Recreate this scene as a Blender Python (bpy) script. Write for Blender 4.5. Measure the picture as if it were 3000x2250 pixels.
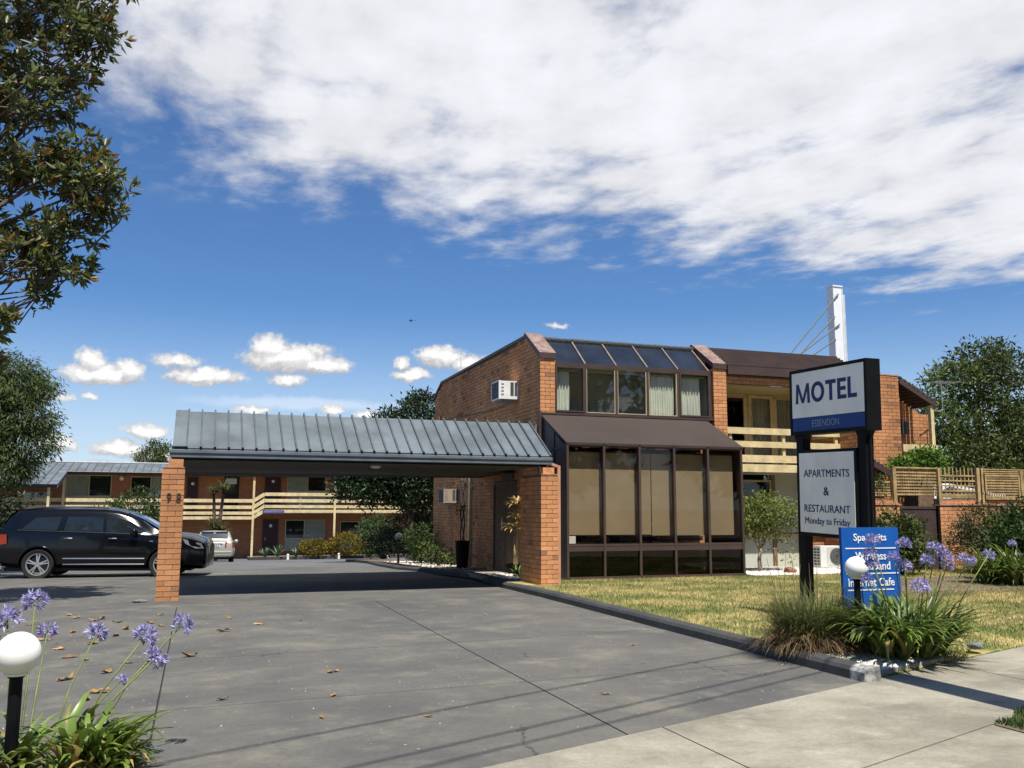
import bpy, bmesh, math, random
import numpy as np
from mathutils import Vector, Matrix, Euler
R = math.radians
rnd = random.Random(7)
for o in list(bpy.data.objects):
    bpy.data.objects.remove(o)
SC = bpy.context.scene
COL = SC.collection

# ------------------------------------------------------------------ camera
cam_data = bpy.data.cameras.new('camera')
cam = bpy.data.objects.new('camera', cam_data)
COL.objects.link(cam)
YAW, PITCH, ROLL = R(19.1), R(7.8), R(0.19)
fwd = Vector((math.sin(YAW)*math.cos(PITCH), math.cos(YAW)*math.cos(PITCH), math.sin(PITCH)))
rgt = Vector((math.cos(YAW), -math.sin(YAW), 0))
upv = rgt.cross(fwd)
rt = rgt*math.cos(ROLL) + upv*math.sin(ROLL)
uv_ = -rgt*math.sin(ROLL) + upv*math.cos(ROLL)
M = Matrix((rt, uv_, -fwd)).transposed().to_4x4()
M.translation = (0, 0, 1.5)
cam.matrix_world = M
cam_data.sensor_width = 36
cam_data.lens = 36*2640/3000
cam_data.clip_start = 0.05
cam_data.clip_end = 6000
SC.camera = cam

# ------------------------------------------------------------------ light
SUN_EL = R(66)
sun_d = bpy.data.lights.new('sun', 'SUN')
sun_d.energy = 5.0
sun_d.angle = R(0.53)
sun_d.color = (1, .945, .855)
sun = bpy.data.objects.new('sun', sun_d)
COL.objects.link(sun)
sun.rotation_euler = (R(90)-SUN_EL, 0, R(1.5))   # light travels towards +Y and down
sun.location = (0, -20, 60)

SC.view_settings.view_transform = 'Standard'
SC.view_settings.look = 'None'
SC.view_settings.gamma = 1
SC.view_settings.exposure = 0.58
SC.view_settings.use_curve_mapping = False

world = bpy.data.worlds.new('World')
SC.world = world
world.use_nodes = True
class NT:
    """small helper that wires shader nodes"""
    def __init__(s, tree): s.t = tree; s.n = tree.nodes; s.l = tree.links
    def new(s, typ, **kw):
        n = s.n.new(typ)
        for k, v in kw.items(): setattr(n, k, v)
        return n
    def put(s, sock, v):
        if isinstance(v, bpy.types.NodeSocket): s.l.new(v, sock)
        elif v is not None:
            if hasattr(sock, 'default_value'):
                try:
                    if sock.type == 'RGBA' and len(v) == 3: v = (*v, 1)
                except TypeError: pass
                sock.default_value = v
    def m(s, op, a, b=None, c=None, clamp=False):
        n = s.new('ShaderNodeMath', operation=op, use_clamp=clamp)
        for i, v in enumerate((a, b, c)):
            if v is not None: s.put(n.inputs[i], v)
        return n.outputs[0]
    def vm(s, op, a, b=None):
        n = s.new('ShaderNodeVectorMath', operation=op)
        s.put(n.inputs[0], a)
        if b is not None: s.put(n.inputs[1], b)
        return n.outputs['Value'] if op in ('LENGTH', 'DOT_PRODUCT') else n.outputs[0]
    def noise(s, vec, scale, detail=3, rough=.55, out='Fac', dist=0):
        n = s.new('ShaderNodeTexNoise')
        s.put(n.inputs['Vector'], vec); n.inputs['Scale'].default_value = scale
        n.inputs['Detail'].default_value = detail; n.inputs['Roughness'].default_value = rough
        n.inputs['Distortion'].default_value = dist
        return n.outputs[out]
    def mr(s, v, a, b, c=0., d=1., smooth=True):
        n = s.new('ShaderNodeMapRange', interpolation_type='SMOOTHSTEP' if smooth else 'LINEAR')
        for i, x in enumerate((v, a, b, c, d)): s.put(n.inputs[i], x)
        return n.outputs[0]
    def mix(s, f, a, b, blend='MIX'):
        n = s.new('ShaderNodeMix', data_type='RGBA', blend_type=blend)
        s.put(n.inputs[0], f); s.put(n.inputs[6], a); s.put(n.inputs[7], b)
        return n.outputs[2]
    def comb(s, x, y, z=0.):
        n = s.new('ShaderNodeCombineXYZ')
        for i, v in enumerate((x, y, z)): s.put(n.inputs[i], v)
        return n.outputs[0]

w = NT(world.node_tree)
w.n.clear()
out = w.new('ShaderNodeOutputWorld')
bg = w.new('ShaderNodeBackground')
bg.inputs[1].default_value = 0.1
w.l.new(bg.outputs[0], out.inputs[0])
sky = w.new('ShaderNodeTexSky', sky_type='NISHITA', sun_disc=False)
sky.sun_elevation = SUN_EL
sky.sun_rotation = R(180)
sky.air_density = 1.0
sky.dust_density = 0.35
sky.ozone_density = 2.2
d = w.new('ShaderNodeTexCoord').outputs['Generated']
sx = w.new('ShaderNodeSeparateXYZ'); w.l.new(d, sx.inputs[0])
dx, dy, dz = sx.outputs
zc = w.m('MAXIMUM', dz, 0.03)
U = w.m('DIVIDE', dx, zc); V = w.m('DIVIDE', dy, zc)
uv3 = w.comb(U, w.m('MULTIPLY', V, .74))
# --- high layer: broken bank of altocumulus, edge running across the sky
edge = w.m('SUBTRACT', 3.34, w.m('MULTIPLY', w.m('POWER', w.m('MAXIMUM', w.m('SUBTRACT', .75, U), 0.), 1.5), .77))
s_in = w.m('SUBTRACT', edge, V)
warp = w.vm('ADD', uv3, w.vm('SCALE', w.vm('SUBTRACT', w.noise(uv3, 1.1, 3, .6, 'Color'), (.5, .5, .5))))
warp.node.inputs[1].links[0].from_node.inputs['Scale'].default_value = .32
n1 = w.noise(warp, 3.1, 8, .58)
n2 = w.noise(uv3, 7.0, 6, .56)
n0 = w.noise(uv3, .8, 3, .5)
cover = w.m('ADD', w.m('MULTIPLY', w.mr(s_in, -.35, 1.35), 1.15), w.m('MULTIPLY', w.m('SUBTRACT', n1, .5), 2.1))
cover = w.m('ADD', cover, w.m('MULTIPLY', w.m('SUBTRACT', n2, .5), 1.0))
cover = w.m('ADD', cover, w.m('MULTIPLY', w.m('SUBTRACT', n0, .5), .8))
# the bank is thinned out of view, overhead and behind, to cut fill light
cover = w.m('SUBTRACT', cover, w.mr(V, 1.15, .1, 0, 1.35))
bank = w.mr(cover, .10, 1.05)
bank = w.m('MULTIPLY', bank, w.mr(s_in, -.5, .05))
# --- cumulus near the horizon, in degrees of azimuth and elevation
az = w.m('MULTIPLY', w.m('ARCTAN2', dx, dy), 57.2958)
el = w.m('MULTIPLY', w.m('ARCSINE', dz), 57.2958)
ae = w.comb(az, el)
wob = w.vm('SUBTRACT', w.noise(ae, .75, 7, .62, 'Color'), (.5, .5, .5))
sc_ = w.new('ShaderNodeVectorMath', operation='MULTIPLY'); w.l.new(wob, sc_.inputs[0]); sc_.inputs[1].default_value = (1.6, .95, 0)
aw = w.vm('ADD', ae, sc_.outputs[0])
PUFF = [(-5.6, 7.55, 2.2, .62, 1), (-6.1, 8.35, .8, .75, 1), (-4.1, 7.9, .85, .6, 1),
        (-1.5, 8.6, 1.4, .45, .8), (.1, 7.75, 2.3, .55, 1),
        (5.0, 9.1, 2.8, .9, 1), (3.9, 9.75, 1.25, .75, 1), (6.6, 9.7, 1.1, .4, .6), (5.0, 7.75, 1.2, .38, .9), (7.0, 8.75, 1.9, .5, 1),
        (14.5, 9.5, 1.5, .7, 1), (12, 9.05, .75, .4, .8), (12.7, 8.35, 1.3, .42, 1), (16.5, 9.1, 1.4, .6, 1),
        (-3, 4.4, 1.3, .42, 1), (-4.5, 3.35, 1.5, .45, 1), (-7.8, 3.6, 1.1, .5, 1), (-6.1, 6.25, .5, .2, .7), (-7.5, 6.15, .75, .22, .5),
        (7.8, 6.0, .7, .35, 1), (3.0, 5.9, 1.2, .22, .9), (10, 5.7, .9, .35, .9), (-2.2, 3.0, 1.8, .35, .8), (-6, 2.2, 3, .4, .9), (0, 2.0, 4, .5, .8),
        (22, 11.5, .8, .2, .5), (-24, 6, 4, 1.2, 1), (-40, 8, 5, 1.3, 1), (60, 6, 5, 1.2, 1), (100, 7, 6, 1.3, 1), (150, 6, 7, 1.2, 1), (-90, 6, 6, 1.4, 1), (-140, 7, 6, 1.2, 1)]
acc = None
for (a, e, ra, re, k) in PUFF:
    ln = w.vm('LENGTH', w.vm('DIVIDE', w.vm('SUBTRACT', aw, (a, e, 0)), (ra*1.25, re*1.25, 1)))
    v = w.m('MULTIPLY', w.m('SUBTRACT', 1, ln), k)
    acc = v if acc is None else w.m('MAXIMUM', acc, v)
fine = w.noise(ae, 2.6, 6, .6)
cden = w.m('ADD', acc, w.m('MULTIPLY', w.m('SUBTRACT', fine, .5), .7))
cum = w.mr(cden, -.02, .42)
up_ = w.vm('ADD', aw, (0.05, .42, 0)); acc2 = None
for (a, e, ra, re, k) in PUFF[:25]:
    ln = w.vm('LENGTH', w.vm('DIVIDE', w.vm('SUBTRACT', up_, (a, e, 0)), (ra*1.25, re*1.25, 1)))
    v = w.m('MULTIPLY', w.m('SUBTRACT', 1, ln), k)
    acc2 = v if acc2 is None else w.m('MAXIMUM', acc2, v)
base_ = w.mr(w.m('SUBTRACT', acc2, acc), -.25, .3)
streak = w.vm('LENGTH', w.vm('DIVIDE', w.vm('SUBTRACT', aw, (6, 6.35, 0)), (9, .55, 1)))
streak = w.m('MULTIPLY', w.mr(w.m('SUBTRACT', 1, streak), 0, .8), .4)
lowhaze = w.mr(el, 13, -.5, 0, .62)
# --- colours (sky radiance before the Background strength)
skyc = w.mix(1.0, sky.outputs[0], (.39, .575, .79, 1), 'MULTIPLY')
bank_v = w.mr(w.m('ADD', w.m('MULTIPLY', cover, .5), w.m('MULTIPLY', w.m('SUBTRACT', w.noise(uv3, 3.6, 5, .55), .5), 1.0)), -.1, 1.0, 4.5, 6.5)
bank_c = w.mix(1.0, (.965, .98, 1.04, 1), w.comb(bank_v, bank_v, bank_v), 'MULTIPLY')
cum_v = w.mr(w.m('ADD', cden, w.m('MULTIPLY', w.m('SUBTRACT', w.noise(aw, 1.9, 6, .62), .5), 1.3)), 0., .85, 4.1, 6.9)
cum_v = w.m('MULTIPLY', cum_v, w.m('SUBTRACT', 1.06, w.m('MULTIPLY', base_, .30)))
cum_c = w.mix(1.0, (1.0, .995, 1.0, 1), w.comb(cum_v, cum_v, cum_v), 'MULTIPLY')
c = w.mix(lowhaze, skyc, (5.6, 6.3, 7.2, 1))
c = w.mix(streak, c, (6.3, 6.6, 7.2, 1))
c = w.mix(cum, c, cum_c)
c = w.mix(bank, c, bank_c)
w.l.new(c, bg.inputs[0])
# ------------------------------------------------------------------ materials
MATS = {}
def mat(name, col, rough=.7, var=.18, scale=3., bump=0., bscale=40., spec=.35, metal=0., col2=None, rand=0., detail=4, fine=0., coat=0., backcol=None, trans=0., hue=None, weather=0., wscale=.9):
    m = bpy.data.materials.new(name); m.use_nodes = True
    t = NT(m.node_tree); t.n.clear()
    o = t.new('ShaderNodeOutputMaterial'); p = t.new('ShaderNodeBsdfPrincipled')
    tc = t.new('ShaderNodeTexCoord').outputs['Object']
    if col2 is None: col2 = tuple(x*(1-var*1.6) for x in col); col = tuple(x*(1+var*.6) for x in col)
    f = t.mr(t.noise(tc, scale, detail, .6), .3, .7)
    c = t.mix(f, col2, col)
    if fine:
        g = t.noise(tc, bscale*1.7, 2, .6)
        gg = t.mr(g, .25, .75, 1-fine, 1+fine, False)
        c = t.mix(1.0, c, t.comb(gg, gg, gg), 'MULTIPLY')
    if rand or hue:
        r = t.m('FRACT', t.m('ADD', t.m('MULTIPLY', t.new('ShaderNodeObjectInfo').outputs['Random'], 7.31),
                t.new('ShaderNodeNewGeometry').outputs['Random Per Island']))
        if hue: c = t.mix(t.mr(r, hue[0], hue[1]), c, (*hue[2], 1))
        if rand:
            r2 = t.m('FRACT', t.m('MULTIPLY', r, 13.7))
            k = t.m('ADD', 1-rand, t.m('MULTIPLY', r2, 2*rand))
            c = t.mix(1.0, c, t.comb(k, k, k), 'MULTIPLY')
    if weather:
        pz = t.new('ShaderNodeMapping'); pz.inputs['Scale'].default_value = (1, 1, .45); t.l.new(t.new('ShaderNodeNewGeometry').outputs['Position'], pz.inputs[0])
        wv = t.mr(t.noise(pz.outputs[0], wscale, 7, .68), .3, .7, 1-weather, 1+weather*.4)
        c = t.mix(1.0, c, t.comb(wv, wv, t.m('MULTIPLY', wv, .98)), 'MULTIPLY')
    if backcol: c = t.mix(t.new('ShaderNodeNewGeometry').outputs['Backfacing'], c, (*backcol, 1))
    t.l.new(c, p.inputs['Base Color'])
    p.inputs['Roughness'].default_value = rough
    p.inputs['Specular IOR Level'].default_value = spec
    p.inputs['Metallic'].default_value = metal
    p.inputs['Coat Weight'].default_value = coat
    p.inputs['Coat Roughness'].default_value = .03
    if bump:
        b = t.new('ShaderNodeBump'); b.inputs['Strength'].default_value = bump; b.inputs['Distance'].default_value = .01
        t.l.new(t.noise(tc, bscale, 4, .6), b.inputs['Height']); t.l.new(b.outputs[0], p.inputs['Normal'])
    if trans:
        tr = t.new('ShaderNodeBsdfTranslucent'); t.l.new(c, tr.inputs[0])
        mx = t.new('ShaderNodeMixShader'); mx.inputs[0].default_value = trans
        t.l.new(p.outputs[0], mx.inputs[1]); t.l.new(tr.outputs[0], mx.inputs[2]); t.l.new(mx.outputs[0], o.inputs[0])
    else: t.l.new(p.outputs[0], o.inputs[0])
    MATS[name] = m
    return m

def glass_mat(name, tint, f0=.06, rough=.02, k=1.2):
    m = bpy.data.materials.new(name); m.use_nodes = True
    t = NT(m.node_tree); t.n.clear()
    o = t.new('ShaderNodeOutputMaterial')
    tr = t.new('ShaderNodeBsdfTransparent'); tr.inputs[0].default_value = (*tint, 1)
    gl = t.new('ShaderNodeBsdfGlossy'); gl.inputs['Roughness'].default_value = rough; gl.inputs[0].default_value = (.95, .97, 1, 1)
    fr = t.new('ShaderNodeFresnel'); t.l.new(t.m('SUBTRACT', 1.5, t.m('MULTIPLY', t.new('ShaderNodeNewGeometry').outputs['Backfacing'], 1.5-1/1.5)), fr.inputs[0])
    mx = t.new('ShaderNodeMixShader')
    t.l.new(t.m('ADD', t.m('MULTIPLY', fr.outputs[0], k), f0-.05, clamp=True), mx.inputs[0])
    t.l.new(tr.outputs[0], mx.inputs[1]); t.l.new(gl.outputs[0], mx.inputs[2]); t.l.new(mx.outputs[0], o.inputs[0])
    return m

# ------------------------------------------------------------------ mesh builder
class MB:
    def __init__(s): s.v = []; s.f = []; s.sm = False
    def add(s, vs, fs):
        b = len(s.v); s.v += [tuple(x) for x in vs]; s.f += [tuple(b+i for i in q) for q in fs]; return s
    def box(s, x0, y0, z0, x1, y1, z1):
        if x0 > x1: x0, x1 = x1, x0
        if y0 > y1: y0, y1 = y1, y0
        if z0 > z1: z0, z1 = z1, z0
        return s.add([(x0, y0, z0), (x1, y0, z0), (x1, y1, z0), (x0, y1, z0), (x0, y0, z1), (x1, y0, z1), (x1, y1, z1), (x0, y1, z1)],
                     [(0, 3, 2, 1), (4, 5, 6, 7), (0, 1, 5, 4), (1, 2, 6, 5), (2, 3, 7, 6), (3, 0, 4, 7)])
    def beam(s, a, b, wd, ht, up=(0, 0, 1)):
        """rectangular bar from a to b, wd across and ht along up"""
        a, b, up = Vector(a), Vector(b), Vector(up)
        t = (b-a).normalized(); sd = t.cross(up)
        if sd.length < 1e-5: sd = t.cross(Vector((0, 1, 0)))
        sd.normalize(); u2 = sd.cross(t)
        vs = [p + sd*i*wd/2 + u2*j*ht/2 for p in (a, b) for (i, j) in ((-1, -1), (1, -1), (1, 1), (-1, 1))]
        return s.add(vs, [(3, 2, 1, 0), (4, 5, 6, 7), (0, 1, 5, 4), (1, 2, 6, 5), (2, 3, 7, 6), (3, 0, 4, 7)])
    def tube(s, pts, r, n=8, caps=True):
        pts = [Vector(p) for p in pts]
        rs = r if isinstance(r, (list, tuple)) else [r]*len(pts)
        vs, fs = [], []
        pu = None
        for i, p in enumerate(pts):
            t = (pts[min(i+1, len(pts)-1)] - pts[max(i-1, 0)]).normalized()
            u = Vector((0, 0, 1)) if abs(t.z) < .9 else Vector((1, 0, 0))
            if pu is not None: u = pu
            sd = t.cross(u).normalized(); u = sd.cross(t).normalized(); pu = u
            for k in range(n):
                a = 2*math.pi*k/n
                vs.append(p + (sd*math.cos(a) + u*math.sin(a))*rs[i])
        for i in range(len(pts)-1):
            for k in range(n):
                k2 = (k+1) % n
                fs.append((i*n+k, i*n+k2, (i+1)*n+k2, (i+1)*n+k))
        if caps:
            fs.append(tuple(range(n-1, -1, -1))); fs.append(tuple((len(pts)-1)*n+k for k in range(n)))
        return s.add(vs, fs)
    def lathe(s, prof, c=(0, 0, 0), n=20, axis='z'):
        vs, fs = [], []
        for (r, z) in prof:
            for k in range(n):
                a = 2*math.pi*k/n
                if axis == 'z': vs.append((c[0]+r*math.cos(a), c[1]+r*math.sin(a), c[2]+z))
                elif axis == 'y': vs.append((c[0]+r*math.cos(a), c[1]+z, c[2]+r*math.sin(a)))
                else: vs.append((c[0]+z, c[1]+r*math.cos(a), c[2]+r*math.sin(a)))
        for i in range(len(prof)-1):
            for k in range(n):
                k2 = (k+1) % n
                fs.append((i*n+k, i*n+k2, (i+1)*n+k2, (i+1)*n+k))
        return s.add(vs, fs)
    def prism(s, poly, axis, a, b):
        """poly in the two other axes, extruded from a to b along axis"""
        def P(q, t):
            return {'x': (t, q[0], q[1]), 'y': (q[0], t, q[1]), 'z': (q[0], q[1], t)}[axis]
        n = len(poly)
        vs = [P(q, a) for q in poly] + [P(q, b) for q in poly]
        fs = [tuple(range(n-1, -1, -1)), tuple(range(n, 2*n))] + [(i, (i+1) % n, n+(i+1) % n, n+i) for i in range(n)]
        return s.add(vs, fs)
    def quad(s, a, b, c, d): return s.add([a, b, c, d], [(0, 1, 2, 3)])
    def mesh(s, name, org=(0, 0, 0), smooth=False, fix=True):
        me = bpy.data.meshes.new(name)
        ox, oy, oz = org
        me.from_pydata([(x-ox, y-oy, z-oz) for x, y, z in s.v], [], s.f)
        if fix:
            bm = bmesh.new(); bm.from_mesh(me); bmesh.ops.recalc_face_normals(bm, faces=bm.faces); bm.to_mesh(me); bm.free()
        if smooth or s.sm: me.polygons.foreach_set('use_smooth', [True]*len(me.polygons))
        return me

def link(name, data, parent=None, m=None):
    o = bpy.data.objects.new(name, data); COL.objects.link(o)
    if parent: o.parent = parent
    if m and data and hasattr(data, 'materials') and not data.materials: data.materials.append(m)
    return o
def org_of(o):
    v = Vector((0, 0, 0))
    while o: v += o.location; o = o.parent
    return v
def thing(name, label, cat, loc, group=None, kind=None):
    o = bpy.data.objects.new(name, None); COL.objects.link(o); o.location = loc
    o.empty_display_size = .2
    return tag(o, label, cat, group, kind)
def tag(o, label=None, cat=None, group=None, kind=None):
    if label: o['label'] = label
    if cat: o['category'] = cat
    if group: o['group'] = group
    if kind: o['kind'] = kind
    return o
def part(name, mb, m, parent=None, smooth=False, kind=None, label=None, fix=True):
    """mesh given in world coordinates, stored relative to its thing"""
    o = link(name, mb.mesh(name, org_of(parent), smooth, fix), parent, m)
    if kind: o['kind'] = kind
    if label: o['label'] = label
    return o
def copy_tree(o, parent=None):
    c = o.copy(); COL.objects.link(c); c.parent = parent
    for ch in o.children: copy_tree(ch, c)
    return c
def np_mesh(name, v, f):
    """fast mesh from numpy arrays; f is (n,3) or (n,4)"""
    me = bpy.data.meshes.new(name)
    v = np.asarray(v, dtype=np.float32).reshape(-1, 3); f = np.asarray(f, dtype=np.int32)
    k = f.shape[1]
    me.vertices.add(len(v)); me.vertices.foreach_set('co', v.ravel())
    me.loops.add(f.size); me.loops.foreach_set('vertex_index', f.ravel())
    me.polygons.add(len(f)); me.polygons.foreach_set('loop_start', np.arange(0, f.size, k, dtype=np.int32))
    me.polygons.foreach_set('loop_total', np.full(len(f), k, dtype=np.int32))
    me.update(calc_edges=True)
    return me

def Gd(x, y):
    """height of the paved ground: level to the carport, then falling to the back"""
    if y < 15: return 0.
    if y < 47: return -.015*(y-15)-.0007*(y-15)**2
    if y < 54: return -1.197-.045*(y-47)
    return -1.512

def text_mesh(s, size, bold=0., sx=1., depth=.002, align='CENTER'):
    cu = bpy.data.curves.new('lettering', 'FONT'); cu.body = s; cu.size = size; cu.align_x = align; cu.align_y = 'CENTER'
    cu.offset = bold; cu.extrude = depth; cu.resolution_u = 3
    o = bpy.data.objects.new('tmp', cu); COL.objects.link(o)
    dg = bpy.context.evaluated_depsgraph_get()
    me = bpy.data.meshes.new_from_object(o.evaluated_get(dg))
    bpy.data.objects.remove(o); 
    me.transform(Matrix.Diagonal((sx, 1, 1, 1)))
    return me
def lettering(name, s, size, mtx, m, parent, bold=0., sx=1., depth=.002, align='CENTER', fit=None, label=None):
    me = text_mesh(s, size, bold, sx, depth, align)
    if fit:
        xs = [v.co.x for v in me.vertices]; wd = max(xs)-min(xs); c = (max(xs)+min(xs))/2
        ys = [v.co.y for v in me.vertices]; hd = max(ys)-min(ys); cy = (max(ys)+min(ys))/2
        me.transform(Matrix.Translation((-c, -cy, 0)))
        me.transform(Matrix.Diagonal((fit[0]/wd, (fit[1]/hd) if fit[1] else fit[0]/wd, 1, 1)))
    me.transform(mtx)
    og = org_of(parent); me.transform(Matrix.Translation(-og))
    o = link(name, me, parent); me.materials.clear(); me.materials.append(m)
    if label: o['label'] = label
    return o
def frame_mtx(pos, xa, ya):
    xa, ya = Vector(xa).normalized(), Vector(ya).normalized(); za = xa.cross(ya)
    mm = Matrix((xa, ya, za)).transposed().to_4x4(); mm.translation = pos
    return mm

# unit brick shared by every brick wall (a shallow arris keeps the edges from being razor sharp)
def unit_brick():
    bm = bmesh.new(); bmesh.ops.create_cube(bm, size=1)
    me = bpy.data.meshes.new('brick'); bm.to_mesh(me); bm.free(); return me
BRICK = unit_brick()
BL, BH, BJ = .23, .076, .010

def brick_face(parent, p0, u, nrm, length, z0, z1, mt, mort, name='wall', solo=None, depth=.11, start=0, core=True, top=None, skip=None, bottom_rel=0):
    """a running-bond face: p0 = lower start point (x,y), u = direction along the face, nrm = outward normal.
    solo(s,z) true -> that brick is an object of its own; the others are joined. top(s) limits the height (raked tops)."""
    u = Vector((*u, 0)).normalized(); nrm = Vector((*nrm, 0)).normalized(); p0 = Vector((*p0, 0))
    og = org_of(parent)
    ang = math.atan2(u.y, u.x)
    mbj = MB(); jn = 0
    pitch = BH+BJ
    z = z0; k = start
    solo_list = []
    while z + BH*.6 < z1:
        s = -(BL+BJ)*(.5 if k % 2 else 0)
        h = min(BH, z1-z)
        while s < length-.02:
            a, b = max(s, 0), min(s+BL, length)
            s += BL+BJ
            if b-a < .03: continue
            if top and z+h > top((a+b)/2)+.002: continue
            if skip and skip((a+b)/2, z+h/2): continue
            j = rnd.uniform(-.0025, .0025)
            c = p0 + u*((a+b)/2) + nrm*(j-depth/2) + Vector((0, 0, z+h/2))
            if solo and solo((a+b)/2, z+h/2): solo_list.append((c, b-a, h))
            else:
                hx = u*((b-a)/2); hy = nrm*(depth/2); hz = Vector((0, 0, h/2))
                vs = [c-hx-hy-hz, c+hx-hy-hz, c+hx+hy-hz, c-hx+hy-hz, c-hx-hy+hz, c+hx-hy+hz, c+hx+hy+hz, c-hx+hy+hz]
                mbj.add(vs, [(0, 3, 2, 1), (4, 5, 6, 7), (0, 1, 5, 4), (1, 2, 6, 5), (2, 3, 7, 6), (3, 0, 4, 7)]); jn += 1
        z += pitch; k += 1
    for (c, ln, h) in solo_list:
        o = link('brick', BRICK, parent, mt); o.location = c-og; o.rotation_euler = (0, 0, ang); o.scale = (ln, depth, h)
    if jn:
        part('brick_courses', mbj, mt, parent, kind='stuff', fix=True)
    return len(solo_list), jn

def sheet(name, corners, zf, m, dz, nx=2, ny=2, parent=None, thick=.04, kind=None, bottom=True):
    """bilinear patch over four (x,y) corners lying dz above height function zf, with skirt"""
    mb = MB(); a, b, c, d_ = [Vector((*q, 0)) for q in corners]
    for j in range(ny+1):
        for i in range(nx+1):
            p = (a*(1-i/nx)+b*(i/nx))*(1-j/ny) + (d_*(1-i/nx)+c*(i/nx))*(j/ny)
            mb.v.append((p.x, p.y, zf(p.x, p.y)+dz))
    W = nx+1
    for j in range(ny):
        for i in range(nx): mb.f.append((j*W+i, j*W+i+1, (j+1)*W+i+1, (j+1)*W+i))
    if thick:
        ring = [i for i in range(W)] + [j*W+nx for j in range(1, ny+1)] + [ny*W+i for i in range(nx-1, -1, -1)] + [j*W for j in range(ny-1, 0, -1)]
        base = len(mb.v)
        for i in ring: x, y, z = mb.v[i]; mb.v.append((x, y, z-thick))
        n = len(ring)
        for k in range(n): mb.f.append((ring[(k+1) % n], ring[k], base+k, base+(k+1) % n))
    return part(name, mb, m, parent, kind=kind, fix=False)

# ------------------------------------------------------------------ foliage
def leaf_quads(P, N, L, Wd, rs, fold=.25, bend=0.):
    """P positions, N leaf directions (n,3): folded diamond leaves -> verts, quads(tris)"""
    n = len(P)
    D = N/np.linalg.norm(N, axis=1, keepdims=True)
    r = rs.normal(size=(n, 3)); S = np.cross(D, r); S /= np.linalg.norm(S, axis=1, keepdims=True)
    Uq = np.cross(S, D)
    L = np.asarray(L).reshape(-1, 1)*np.ones((n, 1)); Wd = np.asarray(Wd).reshape(-1, 1)*np.ones((n, 1))
    a = P; c = P + D*L - Uq*L*bend
    mid = P + D*L*.48
    b = mid + S*Wd*.5 + Uq*Wd*fold; e = mid - S*Wd*.5 + Uq*Wd*fold
    V = np.stack([a, b, c, e], 1).reshape(-1, 3)
    i = np.arange(n)*4
    F = np.concatenate([np.stack([i, i+1, i+2], 1), np.stack([i, i+2, i+3], 1)])
    return V, F
def crown_points(blobs, n, rs, clump=.28, per=14, shell=.55):
    """clumped points in ellipsoids (cx,cy,cz,rx,ry,rz[,weight]); returns P and outward directions"""
    bl = np.array([b[:6] for b in blobs], float)
    wt = np.array([(b[6] if len(b) > 6 else 1)*(b[3]*b[4]*b[5])**.72 for b in blobs]); wt /= wt.sum()
    nc = max(1, n//per)
    bi = rs.choice(len(bl), nc, p=wt)
    dd = rs.normal(size=(nc, 3)); dd /= np.linalg.norm(dd, axis=1, keepdims=True)
    rad = shell + (1-shell)*rs.random((nc, 1))**.6
    C = bl[bi, :3] + dd*rad*bl[bi, 3:6]
    k = rs.integers(0, nc, n)
    P = C[k] + rs.normal(size=(n, 3))*clump*np.array([1, 1, .7])
    return P, dd[k]
def foliage(name, parent, m, blobs, n, L, Wd, seed, clump=.28, per=14, shell=.55, up=.3, droop=0., spread=.9, kind='stuff', solo=0, solo_eye=(0, 0, 1.5)):
    rs = np.random.default_rng(seed)
    P, D = crown_points(blobs, n, rs, clump, per, shell)
    N = D*.7 + rs.normal(size=(n, 3))*spread + np.array([0, 0, up-droop])
    Ls = L*rs.uniform(.65, 1.25, n); Ws = Wd*rs.uniform(.7, 1.25, n)
    og = np.array(org_of(parent))
    V, F = leaf_quads(P-og, N, Ls, Ws, rs)
    if solo:
        ey = np.array(solo_eye)
        dist = np.linalg.norm(P-ey, axis=1) - D[:, 1]*-.0
        key = dist - 1.2*((P-ey) @ np.array([0, -1, 0]))/np.maximum(dist, 1)
        pick = np.argsort(dist)[:solo]
        mask = np.zeros(n, bool); mask[pick] = True
        for q in pick:
            me = np_mesh('leaf', V[q*4:q*4+4], np.array([[0, 1, 2], [0, 2, 3]])); link('leaf', me, parent, m)
        keep = np.where(~mask)[0]; i = np.arange(len(keep))*4
        V = V.reshape(-1, 4, 3)[keep].reshape(-1, 3)
        F = np.concatenate([np.stack([i, i+1, i+2], 1), np.stack([i, i+2, i+3], 1)])
    o = link(name, np_mesh(name, V, F), parent, m)
    if kind: o['kind'] = kind
    return o
def limbs(parent, m, base, tips, r0, name='trunk', branch='branch', fork=.35, seed=1, split_parts=True):
    """a tapered trunk from base upward with limbs to every tip"""
    rq = random.Random(seed)
    base = Vector(base); top = Vector((sum(t[0] for t in tips)/len(tips), sum(t[1] for t in tips)/len(tips), max(t[2] for t in tips)))
    f = base.lerp(top, fork); f.x = base.x*.7+f.x*.3; f.y = base.y*.7+f.y*.3
    mb = MB(); mid = base.lerp(f, .5)+Vector((rq.uniform(-.05, .05), 0, 0))
    mb.tube([base-Vector((0, 0, .1)), base+Vector((0, 0, .05)), mid, f], [r0*1.35, r0*1.1, r0*.9, r0*.72], 10)
    tr = part(name, mb, m, parent, smooth=True)
    for t in tips:
        t = Vector(t); st = base.lerp(f, rq.uniform(.75, 1)); k = (t-st).length
        md = st.lerp(t, .5)+Vector((rq.uniform(-.1, .1)*k, rq.uniform(-.1, .1)*k, .12*k))
        q = MB(); q.tube([st, st.lerp(md, .5)+Vector((0, 0, .02*k)), md, md.lerp(t, .5), t], [r0*.5, r0*.4, r0*.28, r0*.18, r0*.06], 6)
        part(branch, q, m, parent, smooth=True)
    return tr
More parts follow.
